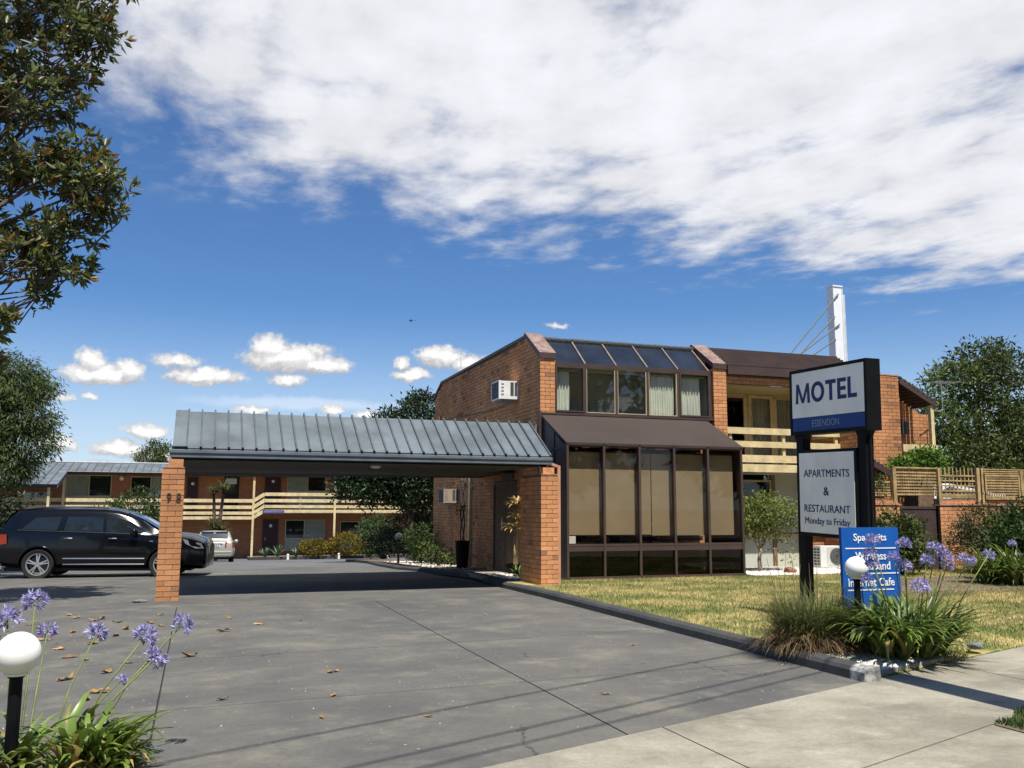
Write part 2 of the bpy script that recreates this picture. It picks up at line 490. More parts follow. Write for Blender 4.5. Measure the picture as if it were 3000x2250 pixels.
# ------------------------------------------------------------------ colours
BRICKM = mat('brick', (.60, .28, .13), .85, .14, 9, .3, 60, .2, rand=.14, hue=(.94, .995, (.26, .14, .09)), fine=.12, weather=.26)
MORTAR = mat('mortar', (.20, .135, .09), .95, .2, 12, .3, 80, .1)
METAL = mat('roof_metal', (.128, .155, .175), .5, .2, 1.2, 0, 30, .4, .15, fine=.06, weather=.13, wscale=1.2)
METALD = mat('roof_rib_metal', (.085, .10, .11), .5, .15, 4, 0, 30, .4, .15)
GUTTER = mat('gutter_paint', (.13, .155, .18), .42, .12, 3, 0, 30, .45)
SOFFIT = mat('soffit_boards', (.075, .072, .062), .7, .15, 3)
BROWN = mat('brown_paint', (.070, .046, .040), .5, .12, 2, 0, 30, .4)
BROWNC = mat('brown_canopy', (.050, .036, .030), .6, .08, 1.2, .06, 30, .3, fine=.05)
CAPM = mat('worn_capping', (.155, .088, .07), .65, .2, 5, .1, 30, .3, col2=(.27, .20, .17))
BARM = mat('weathered_bar', (.20, .155, .125), .6, .2, 6)
CREAM = mat('cream_paint', (.70, .56, .31), .6, .10, 5, .05, 50, .3, fine=.06, weather=.22, wscale=3)
CREAMD = mat('cream_trim', (.50, .42, .26), .6, .1, 5)
TAN = mat('blind_cloth', (.36, .285, .185), .85, .06, 1.5, .05, 300, .1, fine=.05)
CURT = mat('curtain_cloth', (.85, .84, .74), .9, .05, 3, 0, 30, .1, trans=.15)
CURTG = mat('net_curtain', (.36, .36, .32), .9, .1, 3, 0, 30, .1)
DARK = mat('dark_interior', (.02, .019, .017), .9, .2, 2)
ROOM = mat('room_wall', (.50, .49, .44), .9, .1, 2)
BLACK = mat('black_paint', (.006, .0065, .008), .6, .2, 3, 0, 30, .15)
WHITEP = mat('white_paint', (.78, .78, .76), .5, .05, 3)
WHITEM = mat('white_metal', (.74, .745, .72), .45, .06, 4)
GREYM = mat('grey_metal', (.22, .23, .23), .5, .1, 6)
VENT = mat('vent_dark', (.06, .07, .07), .6, .2, 20)
SOLAR = mat('dark_roof_glass', (.022, .026, .036), .12, .2, 1.5, 0, 30, .5)
GLASS = glass_mat('window_glass', (.92, .94, .92), .055, k=.9)
GLASSD = glass_mat('tinted_glass', (.30, .31, .30), .05)
GLASSB = glass_mat('sunroom_glass', (.88, .87, .84), .045, k=.6)
CONC = None
def ground_mat(name, base, dark, light, sc1, sc2, stain=.5, speck=0., rough=.85, bump=.25, streak=None, dust=None, oil=False):
    m = bpy.data.materials.new(name); m.use_nodes = True
    t = NT(m.node_tree); t.n.clear()
    o = t.new('ShaderNodeOutputMaterial'); p = t.new('ShaderNodeBsdfPrincipled')
    geo = t.new('ShaderNodeNewGeometry').outputs['Position']
    a = t.noise(geo, sc1, 6, .65); b = t.noise(geo, sc2, 5, .7); g = t.noise(geo, 90, 3, .7)
    c = t.mix(t.mr(a, .34, .66), dark, base)
    c = t.mix(t.m('MULTIPLY', t.mr(b, .5, .78), stain), c, light)
    if dust:
        st = t.new('ShaderNodeMapping'); st.inputs['Scale'].default_value = (.75, 1.0, 1); st.inputs['Rotation'].default_value = (0, 0, R(-18)); t.l.new(geo, st.inputs[0])
        c = t.mix(t.m('MULTIPLY', t.mr(t.noise(st.outputs[0], 1.3, 7, .7), .48, .75), dust[1]), c, dust[0])
        c = t.mix(t.m('MULTIPLY', t.mr(t.noise(st.outputs[0], 3.4, 6, .7), .56, .8), dust[1]*.6), c, dark)
    if streak:
        st = t.new('ShaderNodeMapping'); st.inputs['Scale'].default_value = streak; st.inputs['Rotation'].default_value = (0, 0, R(20)); t.l.new(geo, st.inputs[0])
        c = t.mix(t.m('MULTIPLY', t.mr(t.noise(st.outputs[0], 1.6, 7, .72), .5, .72), .75), c, dark)
    if oil:   # drips and rust bloom where cars stand and leaves rot
        c = t.mix(t.m('MULTIPLY', t.mr(t.noise(geo, 1.15, 3, .5), .64, .76), .4), c, (.06, .057, .052, 1))
        c = t.mix(t.m('MULTIPLY', t.mr(t.noise(geo, 2.7, 5, .65), .60, .78), .3), c, (.15, .12, .085, 1))
        vo2 = t.new('ShaderNodeTexVoronoi', feature='DISTANCE_TO_EDGE'); vo2.inputs['Scale'].default_value = .33
        t.l.new(t.vm('ADD', geo, t.vm('SCALE', t.noise(geo, 2.2, 5, .7, 'Color'))), vo2.inputs['Vector']); vo2.inputs['Vector'].links[0].from_node.inputs[1].links[0].from_node.inputs['Scale'].default_value = .5
        crk = t.m('MULTIPLY', t.m('LESS_THAN', vo2.outputs['Distance'], .0035), t.mr(t.noise(geo, .6, 2, .5), .55, .6))
        c = t.mix(t.m('MULTIPLY', crk, .7), c, (.03, .03, .028, 1))
    gg = t.m('MULTIPLY', t.mr(g, .2, .8, .76, 1.24, False), t.mr(t.noise(geo, 22, 4, .7), .3, .7, .88, 1.12, False))
    c = t.mix(1.0, c, t.comb(gg, gg, gg), 'MULTIPLY')
    if speck:
        vo = t.new('ShaderNodeTexVoronoi'); vo.inputs['Scale'].default_value = 5.5; t.l.new(geo, vo.inputs['Vector'])
        c = t.mix(t.m('MULTIPLY', t.m('LESS_THAN', vo.outputs['Distance'], .045), speck), c, (.4, .39, .34, 1))
    t.l.new(c, p.inputs['Base Color']); p.inputs['Roughness'].default_value = rough; p.inputs['Specular IOR Level'].default_value = .25
    bp = t.new('ShaderNodeBump'); bp.inputs['Strength'].default_value = bump; bp.inputs['Distance'].default_value = .004
    t.l.new(g, bp.inputs['Height']); t.l.new(bp.outputs[0], p.inputs['Normal'])
    t.l.new(p.outputs[0], o.inputs[0])
    return m
DRIVE = ground_mat('driveway_surface', (.112, .108, .097, 1), (.078, .078, .075, 1), (.160, .150, .122, 1), .55, 1.9, .8, .8, dust=((.185, .172, .138, 1), .8), oil=True)
PAVE = ground_mat('pavement_concrete', (.285, .265, .21, 1), (.165, .15, .118, 1), (.36, .34, .275, 1), .9, 2.6, .75, .25, streak=(.6, 1.6, 1))
KERBM = ground_mat('kerb_paint', (.062, .063, .062, 1), (.045, .046, .047, 1), (.10, .10, .095, 1), 1.5, 6, .35)
ASPH = ground_mat('car_park_asphalt', (.125, .127, .127, 1), (.10, .10, .103, 1), (.15, .15, .145, 1), .35, 1.4, .5)
EARTH = ground_mat('dry_earth', (.17, .13, .085, 1), (.10, .075, .05, 1), (.28, .23, .15, 1), 1.2, 5, .6, bump=.8)
ROAD = ground_mat('road_asphalt', (.06, .06, .06, 1), (.045, .045, .046, 1), (.08, .08, .078, 1), .3, 1.1, .5)
JOINT = mat('joint_filler', (.03, .028, .026), .95)
def lawn_mat(name, blades):
    m = bpy.data.materials.new(name); m.use_nodes = True
    t = NT(m.node_tree); t.n.clear()
    o = t.new('ShaderNodeOutputMaterial'); p = t.new('ShaderNodeBsdfPrincipled')
    geo = t.new('ShaderNodeNewGeometry')
    mp = t.new('ShaderNodeMapping'); mp.inputs['Scale'].default_value = (.75, 1.0, .1); t.l.new(geo.outputs['Position'], mp.inputs[0])
    a = t.noise(mp.outputs[0], 1.0, 5, .65); b = t.noise(mp.outputs[0], 4.5, 4, .7)
    f = t.m('ADD', t.mr(a, .40, .60), t.m('MULTIPLY', t.m('SUBTRACT', b, .5), 1.6), clamp=True)
    c = t.mix(f, (.13, .165, .045, 1), (.46, .375, .165, 1))
    if blades:
        r = geo.outputs['Random Per Island']
        c = t.mix(t.mr(r, 0, 1, 0, .45, False), c, (.50, .42, .21, 1))
        c = t.mix(t.mr(t.m('FRACT', t.m('MULTIPLY', r, 17.3)), 0, 1, 0, .4, False), c, (.10, .14, .04, 1))
    t.l.new(c, p.inputs['Base Color']); p.inputs['Roughness'].default_value = .9; p.inputs['Specular IOR Level'].default_value = .1
    if not blades:
        bp = t.new('ShaderNodeBump'); bp.inputs['Strength'].default_value = .8; bp.inputs['Distance'].default_value = .03
        t.l.new(t.noise(geo.outputs['Position'], 35, 4, .7), bp.inputs['Height']); t.l.new(bp.outputs[0], p.inputs['Normal'])
    t.l.new(p.outputs[0], o.inputs[0]); return m
LAWN = lawn_mat('lawn_turf', False); BLADE = lawn_mat('lawn_blades', True)
LEAF = {
 'vine': mat('vine_leaf', (.13, .25, .035), .5, .3, 1.5, 0, 30, .3, rand=.4, trans=.35),
 'fig': mat('fig_leaf', (.145, .185, .055), .42, .3, 2, 0, 30, .5, rand=.5, backcol=(.11, .13, .045), trans=.38, hue=(.80, 1., (.17, .16, .04))),
 'rust': mat('rust_leaf', (.26, .15, .035), .5, .3, 2, 0, 30, .4, rand=.4, trans=.3, hue=(.5, .9, (.17, .15, .04))),
 'pepper': mat('pepper_leaf', (.10, .14, .042), .6, .25, .8, 0, 30, .3, rand=.4, trans=.3),
 'bush': mat('bush_leaf', (.055, .095, .022), .55, .25, .9, 0, 30, .35, rand=.45, trans=.3),
 'dark': mat('dark_leaf', (.030, .054, .019), .5, .25, .9, 0, 30, .4, rand=.45, trans=.2),
 'mid': mat('mid_leaf', (.088, .122, .030), .55, .35, .5, 0, 30, .3, rand=.6, trans=.25, hue=(.9, 1, (.12, .11, .03))),
 'yellow': mat('golden_leaf', (.24, .17, .016), .6, .3, 1.5, 0, 30, .3, rand=.35, trans=.3, hue=(.5, 1, (.10, .11, .015))),
 'light': mat('light_leaf', (.19, .23, .058), .55, .3, 1.5, 0, 30, .3, rand=.4, trans=.35),
 'agap': mat('strap_leaf', (.135, .205, .036), .38, .3, 3, 0, 30, .5, rand=.35, trans=.25, hue=(.82, .98, (.17, .19, .05))),
 'agapdry': mat('strap_leaf_pale', (.24, .26, .06), .42, .3, 3, 0, 30, .4, rand=.3, trans=.3, hue=(.5, .9, (.36, .27, .09))),
 'agave': mat('agave_leaf', (.13, .20, .10), .5, .2, 3, 0, 30, .4, rand=.2),
 'cord': mat('cordyline_leaf', (.12, .14, .045), .5, .25, 2, 0, 30, .3, rand=.4, trans=.2, hue=(.75, 1, (.27, .22, .09))),
 'gtop': mat('tussock_blade', (.165, .185, .065), .7, .3, 2, 0, 30, .2, rand=.4, trans=.25),
 'gbot': mat('dry_tussock_blade', (.30, .215, .115), .8, .3, 3, 0, 30, .2, rand=.4, trans=.2),
 'gold': mat('dracaena_leaf', (.46, .34, .14), .5, .25, 5, 0, 30, .3, rand=.35, trans=.2),
}
BARK = mat('bark', (.14, .105, .075), .9, .3, 5, .6, 25, .15)
BARKP = mat('pale_bark', (.30, .25, .19), .9, .3, 5, .5, 25, .15)
STEM = mat('flower_stem', (.16, .19, .06), .6, .2, 6)
PETAL = mat('agapanthus_petal', (.37, .345, .62), .6, .2, 12, 0, 30, .2, rand=.3, trans=.3, hue=(.55, 1, (.60, .58, .78)))
DRYLEAF = mat('dry_leaf', (.36, .22, .085), .8, .3, 14, 0, 30, .2, rand=.35)
GLOBE = mat('opal_globe', (.83, .83, .80), .22, .03, 2, 0, 30, .5)
NAVY = mat('navy_vinyl', (.006, .014, .10), .4, .05, 2, 0, 30, .4)
BLUE = mat('blue_vinyl', (.008, .10, .42), .4, .05, 2, 0, 30, .3, weather=.18, wscale=3)
SIGNG = mat('sign_face', (.96, .91, .82), .35, .04, 1.5, 0, 30, .4, weather=.10, wscale=2.5)
LETW = mat('white_vinyl', (.80, .81, .82), .4, .03, 2)
# ------------------------------------------------------------------ ground
def grid_lines(a, b, fine_a, fine_b, st, far):
    xs = list(np.arange(fine_a, fine_b+1e-6, st)); k = st
    x = fine_a
    while x > a: k *= 1.6; x -= k; xs.insert(0, max(x, a))
    k = st; x = fine_b
    while x < b: k *= 1.6; x += k; xs.append(min(x, b))
    return xs
gx = grid_lines(-900, 900, -30, 40, 2.5, 0); gy = grid_lines(-500, 1500, -10, 60, 1., 0)
v = [(x, y, Gd(x, y)-.07) for y in gy for x in gx]; W_ = len(gx)
f = [(j*W_+i, j*W_+i+1, (j+1)*W_+i+1, (j+1)*W_+i) for j in range(len(gy)-1) for i in range(W_-1)]
mb = MB(); mb.v = v; mb.f = f
tag(part('ground', mb, EARTH, None, fix=False), kind='structure')
def pv(x): return 4.645+.367*x
XK = 5.56
drive = thing('driveway', None, None, (0, 0, 0), kind='structure')
G0 = lambda x, y: Gd(x, y)
def c1(x): return 7.43+.07*x
def c2(x): return 9.75+.10*x
g = .007
xs = [(-9., -.21), (-.21, 2.79), (2.79, XK+.05)]
sheet('joint_base', [(-9, 1.6), (XK+.05, 6.7), (XK+.05, 15.1), (-9, 15.1)], G0, JOINT, -.022, 3, 4, drive, thick=.02)
for (xa, xb) in xs:
    rows = [(lambda x: max(pv(x), 4.2 if xa < -1 else -9), c1), (c1, c2), (c2, lambda x: 14.72), ]
    for (ya, yb) in rows:
        A, B = xa+g, xb-g
        sheet('concrete_slab', [(A, ya(A)+g), (B, ya(B)+g), (B, yb(B)-g), (A, yb(A)-g)], G0, DRIVE, 0, 6, 3, drive, thick=.03)
tag(sheet('car_park', [(-26, 14.735), (XK+.05, 14.735), (XK+.05, 29), (-26, 29)], G0, DRIVE, -.001, 12, 20, None), kind='structure')
tag(sheet('yard', [(-26, 29), (17, 29), (17, 57.5), (-26, 57.5)], G0, ASPH, -.001, 8, 30, None), kind='structure')
# white worn parking marks at the back
pm_ = MB()
for (x, y, l, a) in ((-.1, 25.3, .5, .1), (.4, 24.6, .45, .1), (-.55, 26.8, .4, .1)):
    pm_.add([(x, y, Gd(x, y)+.004), (x+l, y+.04, Gd(x, y)+.004), (x+l, y+.12, Gd(x, y+.1)+.004), (x, y+.08, Gd(x, y+.1)+.004)], [(0, 1, 2, 3)])
tag(part('road_marking', pm_, WHITEP, None), kind='structure')
# pavement
pav = thing('pavement', None, None, (0, 0, 0), kind='structure')
cuts = [-8.3, -4.5, -.7, 3.11, 7.0, 10.8, 14.6, 18.4, 22.2, 26]
sheet('joint_base', [(-9, pv(-9)-5.4), (26, pv(26)-1.49), (26, pv(26)), (-9, pv(-9))], lambda x, y: 0, JOINT, -.022, 1, 1, pav, thick=.02)
for a, b in zip(cuts, cuts[1:]):
    A, B = a+.006, b-.006
    sk = .02
    sheet('concrete_slab', [(A, pv(A)-1.48), (B, pv(B)-1.48), (B+.0, pv(B)-.004), (A, pv(A)-.004)], lambda x, y: 0, PAVE, .002, 2, 2, pav, thick=.03)
for a, b in ((-4.5, -.7), (-.7, 2.2), (2.2, 5.35)):
    sheet('concrete_slab', [(a+.006, pv(a)-5.0), (b-.006, pv(b)-5.0), (b-.006, pv(b)-1.494), (a+.006, pv(a)-1.494)], lambda x, y: 0, PAVE, .001, 2, 2, pav, thick=.03)
tag(sheet('nature_strip', [(5.36, pv(5.36)-5), (28, pv(28)-5), (28, pv(28)-1.5), (5.36, pv(5.36)-1.5)], lambda x, y: 0, EARTH, .004, 4, 3), kind='structure')
tag(sheet('nature_strip', [(-30, pv(-30)-5), (-4.5, pv(-4.5)-5), (-4.5, pv(-4.5)-1.5), (-30, pv(-30)-1.5)], lambda x, y: 0, LAWN, .004, 4, 3), kind='structure')
tag(sheet('road', [(-80, pv(-80)-16), (80, pv(80)-16), (80, pv(80)-5.15), (-80, pv(-80)-5.15)], lambda x, y: 0, ROAD, -.1, 2, 2), kind='structure')
tag(sheet('street_kerb', [(-80, pv(-80)-5.15), (80, pv(80)-5.15), (80, pv(80)-5.005), (-80, pv(-80)-5.005)], lambda x, y: 0, PAVE, 0, 1, 1, thick=.15), kind='structure')
# kerb along the driveway, rounded nose, swept along its path
path = [(XK, 6.70), (XK, 9.), (XK, 11.5), (XK, 14), (XK, 15.6), (5.62, 16.6), (5.84, 18.0), (6.1, 20.0), (6.1, 21.4), (5.85, 22.6), (5.6, 23.8), (5.35, 25.4), (5.4, 28), (5.6, 31), (6.2, 36)]
prof = [(0, -.05), (.012, .075), (.035, .108), (.075, .12), (.17, .12), (.19, -.05)]
kv, kf = [], []
for i, (x, y) in enumerate(path):
    a = Vector(path[max(i-1, 0)]); b = Vector(path[min(i+1, len(path)-1)]); t_ = (b-a).normalized(); nn = Vector((t_.y, -t_.x))
    for (o_, z_) in prof: kv.append((x+nn.x*o_, y+nn.y*o_, Gd(x, y)+z_*(1 if i < 5 else .8)))
n_ = len(prof)
for i in range(len(path)-1):
    for k in range(n_-1): kf.append((i*n_+k, i*n_+k+1, (i+1)*n_+k+1, (i+1)*n_+k))
kf.append(tuple(range(n_-1, -1, -1)))
mb = MB(); mb.v = kv; mb.f = kf
kerb = tag(part('kerb', mb, KERBM, None, smooth=False), kind='structure')
# weathered white end of the kerb: a cap a few millimetres proud of the painted concrete
mb = MB(); mb.prism([(XK+x*1.03-.003, z*1.03+.001) for (x, z) in prof], 'y', 6.665, 6.86)
WORN = mat('worn_white_kerb', (.50, .50, .48), .9, .3, 9, .4, 40, .1, col2=(.08, .08, .078), detail=8)
part('kerb_end', mb, WORN, kerb)
# lawn, garden beds
def Lz(x, y): return .006+.06*min(1, max(0, (y-4.645-.367*x)/.9))
XL_ = XK+.2
lawn = tag(sheet('lawn', [(XL_, pv(XL_)+.02), (30, pv(30)+.02), (30, 16.95), (XL_, 16.95)], Lz, LAWN, 0, 24, 40, thick=.1), kind='structure')
tag(sheet('lawn', [(11.3, 16.96), (30, 16.96), (30, 19.3), (11.3, 19.3)], lambda x, y: .066, LAWN, 0, 4, 3, thick=.1), kind='structure')
GRAV = ground_mat('gravel_bed_base', (.42, .40, .35, 1), (.25, .235, .2, 1), (.55, .53, .48, 1), 6, 20, .6, bump=1.)
tag(sheet('gravel_bed', [(11.35, 16.75), (15.0, 17.0), (15.0, 19.4), (11.35, 19.4)], Lz, GRAV, .012, 2, 2, thick=.02), kind='structure')
tag(sheet('gravel_bed', [(XL_+.02, pv(XL_)+.06), (7.05, pv(7.05)+.05), (6.9, 8.0), (XL_+.02, 8.6)], Lz, GRAV, .035, 6, 8, thick=.05), kind='structure')
tag(sheet('garden_bed', [(-9, 1.3), (-.25, 4.5), (-.28, 6.35), (-9, 6.2)], lambda x, y: 0, EARTH, .03, 3, 3, thick=.05), kind='structure')
tag(sheet('mulch_bed', [(11.2, 12.1), (22, 13.2), (22, 16.6), (12.6, 15.2)], Lz, EARTH, .006, 2, 2, thick=.01), kind='structure')
Pz = lambda x, y: Gd(x, y)+.085
tag(sheet('footpath', [(5.85, 17.0), (7.06, 17.0), (7.06, 22.2), (6.22, 22.2)], Pz, PAVE, 0, 2, 6, thick=.08), kind='structure')
tag(sheet('garden_bed', [(6.0, 22.3), (7.06, 22.3), (7.06, 36), (5.6, 36)], Pz, EARTH, .01, 2, 10, thick=.08), kind='structure')
# dark painted step edge that leads from the kerb to the door
# grass blades (nobody could count them)
rs = np.random.default_rng(3)
def blades(name, n, x0, x1, y0, y1, ok, zf, h, m, wd=.006):
    x = rs.uniform(x0, x1, n); y = rs.uniform(y0, y1, n); k = ok(x, y); x, y = x[k], y[k]; n = len(x)
    a = rs.uniform(0, 6.283, n); hh = h*rs.uniform(.5, 1.3, n); ln = rs.uniform(.1, .7, n)*hh; b = rs.uniform(0, 6.283, n)
    z = np.full(n, zf) if np.isscalar(zf) else zf(x, y)
    P0 = np.stack([x-np.cos(a)*wd, y-np.sin(a)*wd, z], 1); P1 = np.stack([x+np.cos(a)*wd, y+np.sin(a)*wd, z], 1)
    P2 = np.stack([x+np.cos(b)*ln, y+np.sin(b)*ln, z+hh], 1)
    V = np.stack([P0, P1, P2], 1).reshape(-1, 3); F = np.arange(3*n).reshape(-1, 3)
    o = link(name, np_mesh(name, V, F), None, m); return tag(o, kind='stuff')
def okl(x, y):
    k = (y > 4.645+.367*x+.05+.10*np.sin(x*5)) & ~((x > 11.3) & (x < 15.05) & (y > 16.72+.06*np.sin(x*9)))
    k &= ~((x < 6.95-.12*(y-7)) & (y < 8.5+.1*np.sin(x*7)))
    k &= ~((y > 16.85) & (x > 6.9) & (x < 11.5))
    k &= ~((y > 15.85) & (x < 6.5)); k &= ~((y > 12.6+.12*(x-11.3)) & (y < 15.2+.12*(x-11.3)) & (x > 11.6) & (rs.random(len(x)) < .75))
    k &= ~((y > 17.15) & (x > 14.0))
    return k
blades('grass', 150000, XL_+.01, 19, 6.8, 17.4, okl, lambda x, y: .004+.06*np.clip((y-4.645-.367*x)/.9, 0, 1), .045, BLADE)
blades('grass_verge', 30000, 5.4, 8, pv(5.4)-2.6, pv(8)-1.45, lambda x, y: y < 4.645+.367*x-1.47+.05*np.sin(x*11), .004, .04, mat('verge_blades', (.07, .11, .025), .8, .3, 4))
blades('grass_tufts', 900, XL_-.0, XL_+.1, 7, 15.8, lambda x, y: x > 0, .07, .05, BLADE)
def pebbles(name, n, x0, x1, y0, y1, ok, z, r, m):
    x = rs.uniform(x0, x1, n); y = rs.uniform(y0, y1, n); k = ok(x, y); x, y = x[k], y[k]; n = len(x)
    base = np.array([(1, 0, 0), (-1, 0, 0), (0, 1, 0), (0, -1, 0), (0, 0, 1)], float)
    fc = np.array([(0, 2, 4), (2, 1, 4), (1, 3, 4), (3, 0, 4)])
    s = r*rs.uniform(.5, 1.4, (n, 1, 3))*np.array([1, 1, .8]); a = rs.uniform(0, 6.28, n)
    q = base[None]*s; c_, s_ = np.cos(a)[:, None], np.sin(a)[:, None]
    V = np.stack([q[..., 0]*c_-q[..., 1]*s_+x[:, None], q[..., 0]*s_+q[..., 1]*c_+y[:, None], q[..., 2]+(z(x, y)[:, None] if callable(z) else z)], 2).reshape(-1, 3)
    F = (fc[None]+np.arange(n)[:, None, None]*5).reshape(-1, 3)
    return tag(link(name, np_mesh(name, V, F), None, m), kind='stuff')
PEB = mat('white_pebble', (.62, .60, .54), .8, .2, 30, rand=.3, hue=(.85, 1, (.30, .26, .2)))
pebbles('gravel', 9000, XL_+.02, 7.05, 6.8, 8.5, lambda x, y: (y > 4.645+.367*x+.06) & (x < 7.0-.1*(y-7)), lambda x, y: .042+.06*np.clip((y-4.645-.367*x)/.9, 0, 1), .014, PEB)
pebbles('gravel_by_wing', 7000, 11.35, 15, 16.75, 18.6, lambda x, y: y > 16.8+.06*np.sin(x*9), .078, .022, PEB)
pebbles('litter', 260, -2.2, 5.5, 5.9, 15, lambda x, y: y > 4.7+.367*x, .001, .006, mat('litter_bits', (.42, .36, .26), .9, .3, 30, rand=.4))
pebbles('bed_gravel', 420, 5.9, 7.0, 22.4, 30, lambda x, y: x > 0, lambda x, y: -.015*(y-15)-.0007*(y-15)**2+.1, .025, PEB)
# ------------------------------------------------------------------ main motel block
mo = thing('motel_building', 'two storey brick motel block with brown sunroom and slanted dark glass roof', 'building', (7.07, 18.5, 0))
XW, YF = 7.07, 18.5
def eave(s):   # height of the raked top of the side wall, s metres behind the front
    if s < .93: return 4.84+s*.645
    if s < 8.6: return 5.44-(s-.93)*.011
    return 5.355-(s-8.6)*.43
wl = part('wall', MB().prism([(YF+.012, -.5), (28., -.5), (28., eave(9.5)-.03), (27.1, eave(8.6)-.03), (19.43, eave(.93)-.03), (YF+.012, eave(0)-.03)], 'x', XW+.012, XW+.34), MORTAR, mo)
def door_hole(s, z): return 1.55 < s < 3.3 and z < 2.12
brick_face(wl, (XW, YF+.115), (0, 1), (-1, 0), 9.38, -.26, 5.5, BRICKM, MORTAR, solo=lambda s, z: s < 2.6 and z > 3.3, top=lambda s: eave(s+.115)-.03, skip=lambda s, z: door_hole(s+.115, z), start=1)
for x0 in (7.07, 11.48):
    col_ = part('brick_column', MB().box(x0+.012, YF+.012, -.05, x0+.338, YF+.34, 4.79), MORTAR, mo)
    brick_face(col_, (x0, YF), (1, 0), (0, -1), .35, .01, 4.80, BRICKM, MORTAR, solo=lambda s, z: z > 1.9)
    if x0 > 8: brick_face(col_, (x0, YF+.34), (0, -1), (-1, 0), .22, .01, 4.8, BRICKM, MORTAR, solo=lambda s, z: z > 99)
    # sloping metal capping
    cp = MB(); cp.prism([(YF-.03, 4.80), (YF-.03, 4.925), (YF+.94, 5.535), (YF+1.02, 5.52), (YF+1.02, 5.40), (YF+.93, 5.41)], 'x', x0-.025, x0+.375)
    cpo = part('capping', cp, BROWN, mo)
    lid = MB(); a = (YF-.028, 4.929); b = (YF+.94, 5.539)
    lid.add([(x0-.022, a[0], a[1]), (x0+.372, a[0], a[1]), (x0+.372, b[0], b[1]), (x0-.022, b[0], b[1])], [(0, 1, 2, 3)])
    part('capping_top', lid, CAPM, cpo)
cp = MB()
for (s0, s1) in ((.95, 8.6), (8.6, 9.55)):
    cp.beam((XW+.13, YF+s0, eave(s0)+.005), (XW+.13, YF+s1, eave(s1)+.005), .34, .07)
part('eave_capping', cp, BROWN, mo)
rf = MB(); rf.prism([(19.44, 5.30), (19.44, 5.40), (27.1, 5.30), (28., 4.93), (28, 4.8)], 'x', XW+.35, 16.0)
part('roof', rf, BROWN, mo)
# ridge tiles along the top of the glass roof
for i in range(22):
    x = 7.46+i*.183
    part('ridge_tile', MB().prism([(19.33, 5.385), (19.33, 5.425), (19.40, 5.46+rnd.uniform(0, .012)), (19.50, 5.44), (19.50, 5.385)], 'x', x, x+.178), VENT, mo)
# slanted dark glass roof: five lights and their bars
gxs = [7.455, 8.19, 8.97, 9.77, 10.57, 11.40]
for i in range(5):
    q = MB(); a0, a1 = gxs[i]+.02, gxs[i+1]-.02
    lo, hi = (18.60, 4.735), (19.36, 5.36)
    q.add([(a0, lo[0], lo[1]), (a1, lo[0], lo[1]), (a1, hi[0], hi[1]), (a0, hi[0], hi[1]), (a0, lo[0]+.02, lo[1]-.03), (a1, lo[0]+.02, lo[1]-.03), (a1, hi[0]+.02, hi[1]-.03), (a0, hi[0]+.02, hi[1]-.03)],
          [(0, 1, 2, 3), (7, 6, 5, 4), (0, 4, 5, 1), (1, 5, 6, 2), (2, 6, 7, 3), (3, 7, 4, 0)])
    part('roof_light', q, SOLAR, mo)
for i, x in enumerate(gxs):
    q = MB(); q.beam((x, 18.585, 4.735), (x, 19.37, 5.385), .038, .035, (0, -.64, .77)); part('glazing_bar', q, BARM, mo)
part('glazing_bar', MB().box(7.45, 19.35, 5.355, 11.41, 19.385, 5.40), BARM, mo)
# top window row
part('window_head', MB().box(7.42, 18.57, 4.66, 11.48, 18.66, 4.745), BROWN, mo)
part('window_sill', MB().box(7.42, 18.56, 3.555, 11.48, 18.66, 3.625), BROWN, mo)
wx = [7.43, 8.19, 8.97, 9.77, 10.57, 11.43]
for i, x in enumerate(wx):
    part('mullion', MB().box(x-.03, 18.57, 3.62, x+.03, 18.65, 4.665), BROWN, mo)
def ring(mb, x0, x1, z0, z1, y0, y1, t):
    mb.box(x0, y0, z0, x1, y1, z0+t); mb.box(x0, y0, z1-t, x1, y1, z1); mb.box(x0, y0, z0+t, x0+t, y1, z1-t); mb.box(x1-t, y0, z0+t, x1, y1, z1-t); return mb
for i in range(5):
    a0, a1 = wx[i]+.03, wx[i+1]-.03
    sash = i in (0, 4)
    t = .035 if sash else .018
    fr = part('window', ring(MB(), a0, a1, 3.625, 4.66, 18.55 if sash else 18.585, 18.635, t), BROWN if sash else CREAMD, mo)
    part('pane', MB().box(a0+t, 18.60, 3.625+t, a1-t, 18.606, 4.66-t), GLASS, fr)
part('window_ledge', MB().box(7.40, 18.50, 3.545, 8.24, 18.57, 3.575), BROWN, mo)
def curtain(parent, x0, x1, z0, z1, y, m, folds=9, amp=.03, seed=1, flare=.0):
    q = random.Random(seed); n = folds*6; vs = []
    ph = [q.uniform(.7, 1.3) for _ in range(n+1)]
    for j in range(5):
        zz = z1+(z0-z1)*j/4
        for i in range(n+1):
            s = i/n; k = 1+flare*(j/4)
            vs.append((x0+(x1-x0)*s*k+.01*math.sin(j*1.3+i*.4)*j/4, y+amp*math.sin(s*folds*6.283+.4*math.sin(i*.5))*ph[i//6*6 if i//6*6 <= n else n]*(.6+.4*j/4), zz))
    W = n+1; mb = MB(); mb.v = vs; mb.f = [(j*W+i, j*W+i+1, (j+1)*W+i+1, (j+1)*W+i) for j in range(4) for i in range(n)]; mb.sm = True
    return part('curtain', mb, m, parent, smooth=True, fix=False)
curtain(mo, 7.49, 7.86, 3.66, 4.56, 18.74, CURT, 5, .032, 2, .03)
curtain(mo, 9.89, 10.53, 3.64, 4.56, 18.74, CURT, 10, .03, 3, -.02)
curtain(mo, 10.62, 11.22, 3.66, 4.56, 18.74, CURT, 8, .03, 4, .05)
